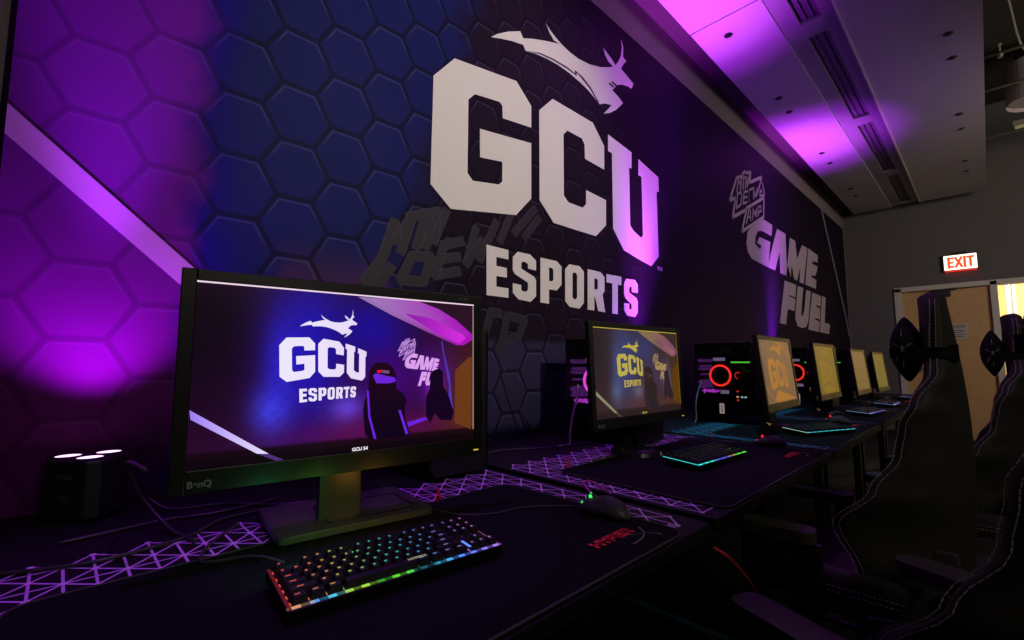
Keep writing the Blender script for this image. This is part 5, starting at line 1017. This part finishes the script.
def build_chair():
    t = thing('gaming_chair', None, 'chair')
    # local frame: the chair faces -x; origin on the floor below the seat centre
    OX = 0.215
    nu, nv = 44, 20
    def surf(tt, s, side):   # side 0 front face, 1 rear face
        w_ = interp(WID, tt) * (1.0 if tt < 0.97 else 1 - (tt - 0.97) * 6)
        wing = interp(WING, tt) * (abs(s) ** 2.4); th = interp(THK, tt)
        x = OX + back_x(tt) - wing
        if side == 0: x -= th * (1 - 0.45 * abs(s) ** 6) * (0.9 + 0.12 * math.cos(s * 3))
        else: x += 0.012 * (1 - s * s)
        return Vector((x, s * w_, BZ + BH * tt))
    bm = new_bm(); A = []; B = []
    for i in range(nu + 1):
        tt = i / nu
        A.append([bm.verts.new(surf(tt, -1 + 2 * j / nv, 0)) for j in range(nv + 1)])
        B.append([bm.verts.new(surf(tt, -1 + 2 * j / nv, 1)) for j in range(nv + 1)])
    for i in range(nu):
        for j in range(nv):
            bm.faces.new((A[i][j], A[i + 1][j], A[i + 1][j + 1], A[i][j + 1])); bm.faces.new((B[i][j], B[i][j + 1], B[i + 1][j + 1], B[i + 1][j]))
        bm.faces.new((A[i][0], B[i][0], B[i + 1][0], A[i + 1][0])); bm.faces.new((A[i][nv], A[i + 1][nv], B[i + 1][nv], B[i][nv]))
    for j in range(nv):
        bm.faces.new((A[0][j], A[0][j + 1], B[0][j + 1], B[0][j])); bm.faces.new((A[nu][j], B[nu][j], B[nu][j + 1], A[nu][j + 1]))
    back = obj('backrest', bm, M_LEATHER, t, smooth=True, subsurf=1)
    for sgn in (-1, 1):      # twin stitched seams down each wing's edge
        bm = new_bm()
        for side in (0, 1):
            pts = []
            for i in range(2, nu - 0):
                tt = i / nu; p0 = surf(tt, sgn, 0); p1 = surf(tt, sgn, 1)
                q = 0.14 if side == 0 else 0.62
                p = p0.lerp(p1, q) + Vector((0, sgn * 0.0025, 0)); pts.append(p)
            # stitches: short dashes
            for a, b in zip(pts[:-1], pts[1:]):
                for h in (0.0, 0.5): tube(bm, [a.lerp(b, h + 0.02), a.lerp(b, h + 0.40)], 0.0010, 5)
        obj('stitched_seam', bm, M_SEAM, back)
    # head pillow with its strap
    bm = new_bm(); bmesh.ops.create_uvsphere(bm, u_segments=28, v_segments=18, radius=1)
    for v in bm.verts:
        x, y, z = v.co; k = 1 - 0.18 * abs(y) ** 4
        v.co = Vector((x * 0.038 * k * (1 - 0.60 * abs(z) ** 2), math.copysign(abs(y) ** 0.75, y) * 0.125, math.copysign(abs(z) ** 0.9, z) * 0.096 * k))
    pil = obj('head_pillow', bm, M_FABRIC, t, smooth=True); pil.location = (OX + 0.03 - 0.085, 0, BZ + BH * 0.815)
    bm = new_bm(); ps = []
    for q in range(25):
        a = 2 * PI * q / 24; ps.append((0.058 * math.cos(a) * (1 - 0.2 * abs(math.sin(a))), -0.130 * 0 - 0.0, 0.100 * math.sin(a)))
    [tube(bm, [(0.030 * math.sin(a) * 0.8 * q / 8, -0.1255 + 0.0018 * q, 0.062 * math.cos(a) * q / 8) for q in range(8)], 0.0009, 5) for a in (0, 1.3, 2.3, PI, 4.0, 5.0)]; obj('pillow_piping', bm, M_SEAM, pil)
    bm = new_bm(); zc = BZ + BH * 0.80
    c0 = surf(0.80, 0, 1)
    loop = [(OX - 0.085, -0.11), (OX - 0.03, -0.126), (OX + 0.025, -0.128), (OX + 0.046, -0.11), (OX + 0.050, 0.0), (OX + 0.046, 0.11), (OX + 0.025, 0.128), (OX - 0.03, 0.126), (OX - 0.085, 0.11)]
    for (a, b) in zip(loop[:-1], loop[1:]):
        p = [bm.verts.new((q[0], q[1], zc + dz)) for q, dz in ((a, -.014), (b, -.014), (b, .014), (a, .014))]; bm.faces.new(p)
        p2 = [bm.verts.new((q[0] * 1.0 + 0.003, q[1] * 1.02, zc + dz)) for q, dz in ((a, -.014), (b, -.014), (b, .014), (a, .014))]; bm.faces.new(p2[::-1])
    box(bm, OX + 0.046, OX + 0.058, -0.10, -0.05, zc - 0.022, zc + 0.022)
    obj('pillow_strap', bm, M_FABRIC, pil).location = (-pil.location.x, 0, -pil.location.z)
    # seat with raised side bolsters
    bm = new_bm(); nx, ny = 18, 16; A = []; B = []
    for i in range(nx + 1):
        u = i / nx; x = -0.27 + 0.50 * u
        ra, rb = [], []
        for j in range(ny + 1):
            s = -1 + 2 * j / ny; hw = 0.240 - 0.03 * (1 - min(1, u * 4)) ** 2
            top = 0.475 + 0.050 * max(0, (abs(s) - 0.62) / 0.38) ** 0.8 - 0.055 * max(0, 1 - u * 3.5) ** 2 - (0.03 if abs(s) > 0.99 else 0)
            ra.append(bm.verts.new((x, s * hw, top))); rb.append(bm.verts.new((x, s * hw * 0.95, 0.385 + 0.01 * abs(s))))
        A.append(ra); B.append(rb)
    for i in range(nx):
        for j in range(ny):
            bm.faces.new((A[i][j], A[i + 1][j], A[i + 1][j + 1], A[i][j + 1])); bm.faces.new((B[i][j], B[i][j + 1], B[i + 1][j + 1], B[i + 1][j]))
        bm.faces.new((A[i][0], B[i][0], B[i + 1][0], A[i + 1][0])); bm.faces.new((A[i][ny], A[i + 1][ny], B[i + 1][ny], B[i][ny]))
    for j in range(ny):
        bm.faces.new((A[0][j], A[0][j + 1], B[0][j + 1], B[0][j])); bm.faces.new((A[nx][j], B[nx][j], B[nx][j + 1], A[nx][j + 1]))
    seat = obj('seat', bm, M_LEATHER, t, smooth=True, subsurf=1)
    bm = new_bm()
    for sgn in (-1, 1):
        for dz in (0.0, 0.014):
            pts = [(-0.26 + 0.46 * i / 40, sgn * (0.237 if i > 8 else 0.237 - 0.028 * (1 - i / 8) ** 2), 0.462 - dz - 0.05 * max(0, 1 - i / 40 * 3.5) ** 2) for i in range(41)]
            for a, b in zip(pts[:-1], pts[1:]):
                a, b = Vector(a), Vector(b); tube(bm, [a, a.lerp(b, 0.6)], 0.0013, 5)
    obj('stitched_seam', bm, M_SEAM, seat)
    # recliner hinges, armrests
    for sgn in (-1, 1):
        bm = new_bm()
        out = [(OX - 0.16, 0.36), (OX + 0.02, 0.36), (OX + 0.045, 0.50), (OX + 0.03, 0.62), (OX - 0.01, 0.62), (OX - 0.045, 0.50), (OX - 0.10, 0.42), (OX - 0.16, 0.41)]
        plate(bm, [out], lambda a, b, d: (a, sgn * 0.246 + d * sgn, b), 0.014)
        hg = obj('hinge_cover', bm, mat('grey_black_hinge', (0.055, 0.055, 0.04), 0.5), t, bevel=0.004)
        bm = new_bm(); cyl(bm, (OX, sgn * 0.246, 0.50), (OX, sgn * 0.254, 0.50), 0.018, seg=20); obj('pivot_cap', bm, M_GLOSS, hg)
        bm = new_bm()
        box(bm, -0.11, 0.04, sgn * 0.235 - 0.02, sgn * 0.272, 0.375, 0.390); box(bm, -0.105, -0.03, sgn * 0.268 - 0.012, sgn * 0.268 + 0.012, 0.380, 0.575)
        box(bm, -0.095, -0.04, sgn * 0.268 - 0.016, sgn * 0.268 + 0.016, 0.44, 0.50)
        post = obj('armrest_post', bm, M_BLACK, t, bevel=0.004)
        bm = new_bm(); out = rrect(-0.260, -0.045, sgn * 0.262 - 0.040, sgn * 0.262 + 0.040, 0.03)
        plate(bm, [out], lambda a, b, d: (a, b, 0.608 + d), 0.033); pad = obj('armrest_pad', bm, mat('grey_black_armrest', (0.055, 0.052, 0.038), 0.6, bump=0.2, spec=0.3), t, bevel=0.006)
        bm = new_bm(); yy = 0
        ringt(bm, (-0.225, sgn * 0.262 - 0.0405, 0.591), (1, 0, 0), (0, 0, 1), 0.0085, 0.0015, 20, 6); obj('button_ring', bm, M_GLOSS, pad)
    # mechanism, gas lift, five star base with casters
    bm = new_bm(); box(bm, -0.13, 0.13, -0.10, 0.10, 0.33, 0.39); cyl(bm, (0, -0.10, 0.36), (0, -0.24, 0.355), 0.006, seg=8); obj('tilt_mechanism', bm, M_BLACK, t, bevel=0.005)
    bm = new_bm(); cyl(bm, (0, 0, 0.09), (0, 0, 0.22), 0.030, seg=20); cyl(bm, (0, 0, 0.22), (0, 0, 0.335), 0.014, seg=16); obj('gas_lift', bm, M_DARKM, t)
    for i in range(5):
        a = 2 * PI * i / 5 + 0.3; d = Vector((math.cos(a), math.sin(a), 0)); n = Vector((-d.y, d.x, 0)); bm = new_bm()
        P_ = []
        for r_, w_, z0, z1 in ((0.0, 0.034, 0.085, 0.135), (0.16, 0.028, 0.078, 0.12), (0.325, 0.018, 0.062, 0.088)):
            c = d * r_; P_.append([bm.verts.new(c + n * w_ + Vector((0, 0, z0))), bm.verts.new(c - n * w_ + Vector((0, 0, z0))), bm.verts.new(c - n * w_ * .7 + Vector((0, 0, z1))), bm.verts.new(c + n * w_ * .7 + Vector((0, 0, z1)))])
        for A_, B_ in zip(P_[:-1], P_[1:]):
            for q in range(4): bm.faces.new((A_[q], A_[(q + 1) % 4], B_[(q + 1) % 4], B_[q]))
        bm.faces.new(P_[0]); bm.faces.new(P_[-1][::-1]); lg = obj('leg', bm, M_BLACK, t, bevel=0.004)
        bm = new_bm(); c = d * 0.315
        cyl(bm, c + Vector((0, 0, 0.05)), c + Vector((0, 0, 0.07)), 0.008, seg=10)
        for s_ in (-1, 1): cyl(bm, c + n * 0.010 * s_ + Vector((0, 0, 0.028)), c + n * 0.026 * s_ + Vector((0, 0, 0.028)), 0.028, seg=20)
        obj('caster', bm, M_GLOSS, lg)
    return t
ch0 = build_chair()
CH = [(1.45, 1.175, -0.40, 'black gaming chair nearest the camera, cut off by the lower right corner'),
      (1.17, 1.82, 0.0, 'black gaming chair in full profile with head pillow before the wooden door'),
      (1.35, 2.80, 0.0, 'black gaming chair at the right edge, its head pillow right of the door sign')]
for i, (x, y, rz, lab) in enumerate(CH):
    c = ch0 if i == 0 else copy_tree(ch0)
    if i == 0: CH0 = c
    c.location = (x, y, 0); c.rotation_euler = (0, 0, rz); tag(c, lab, 'chair', 'gaming chairs in front of the desks')
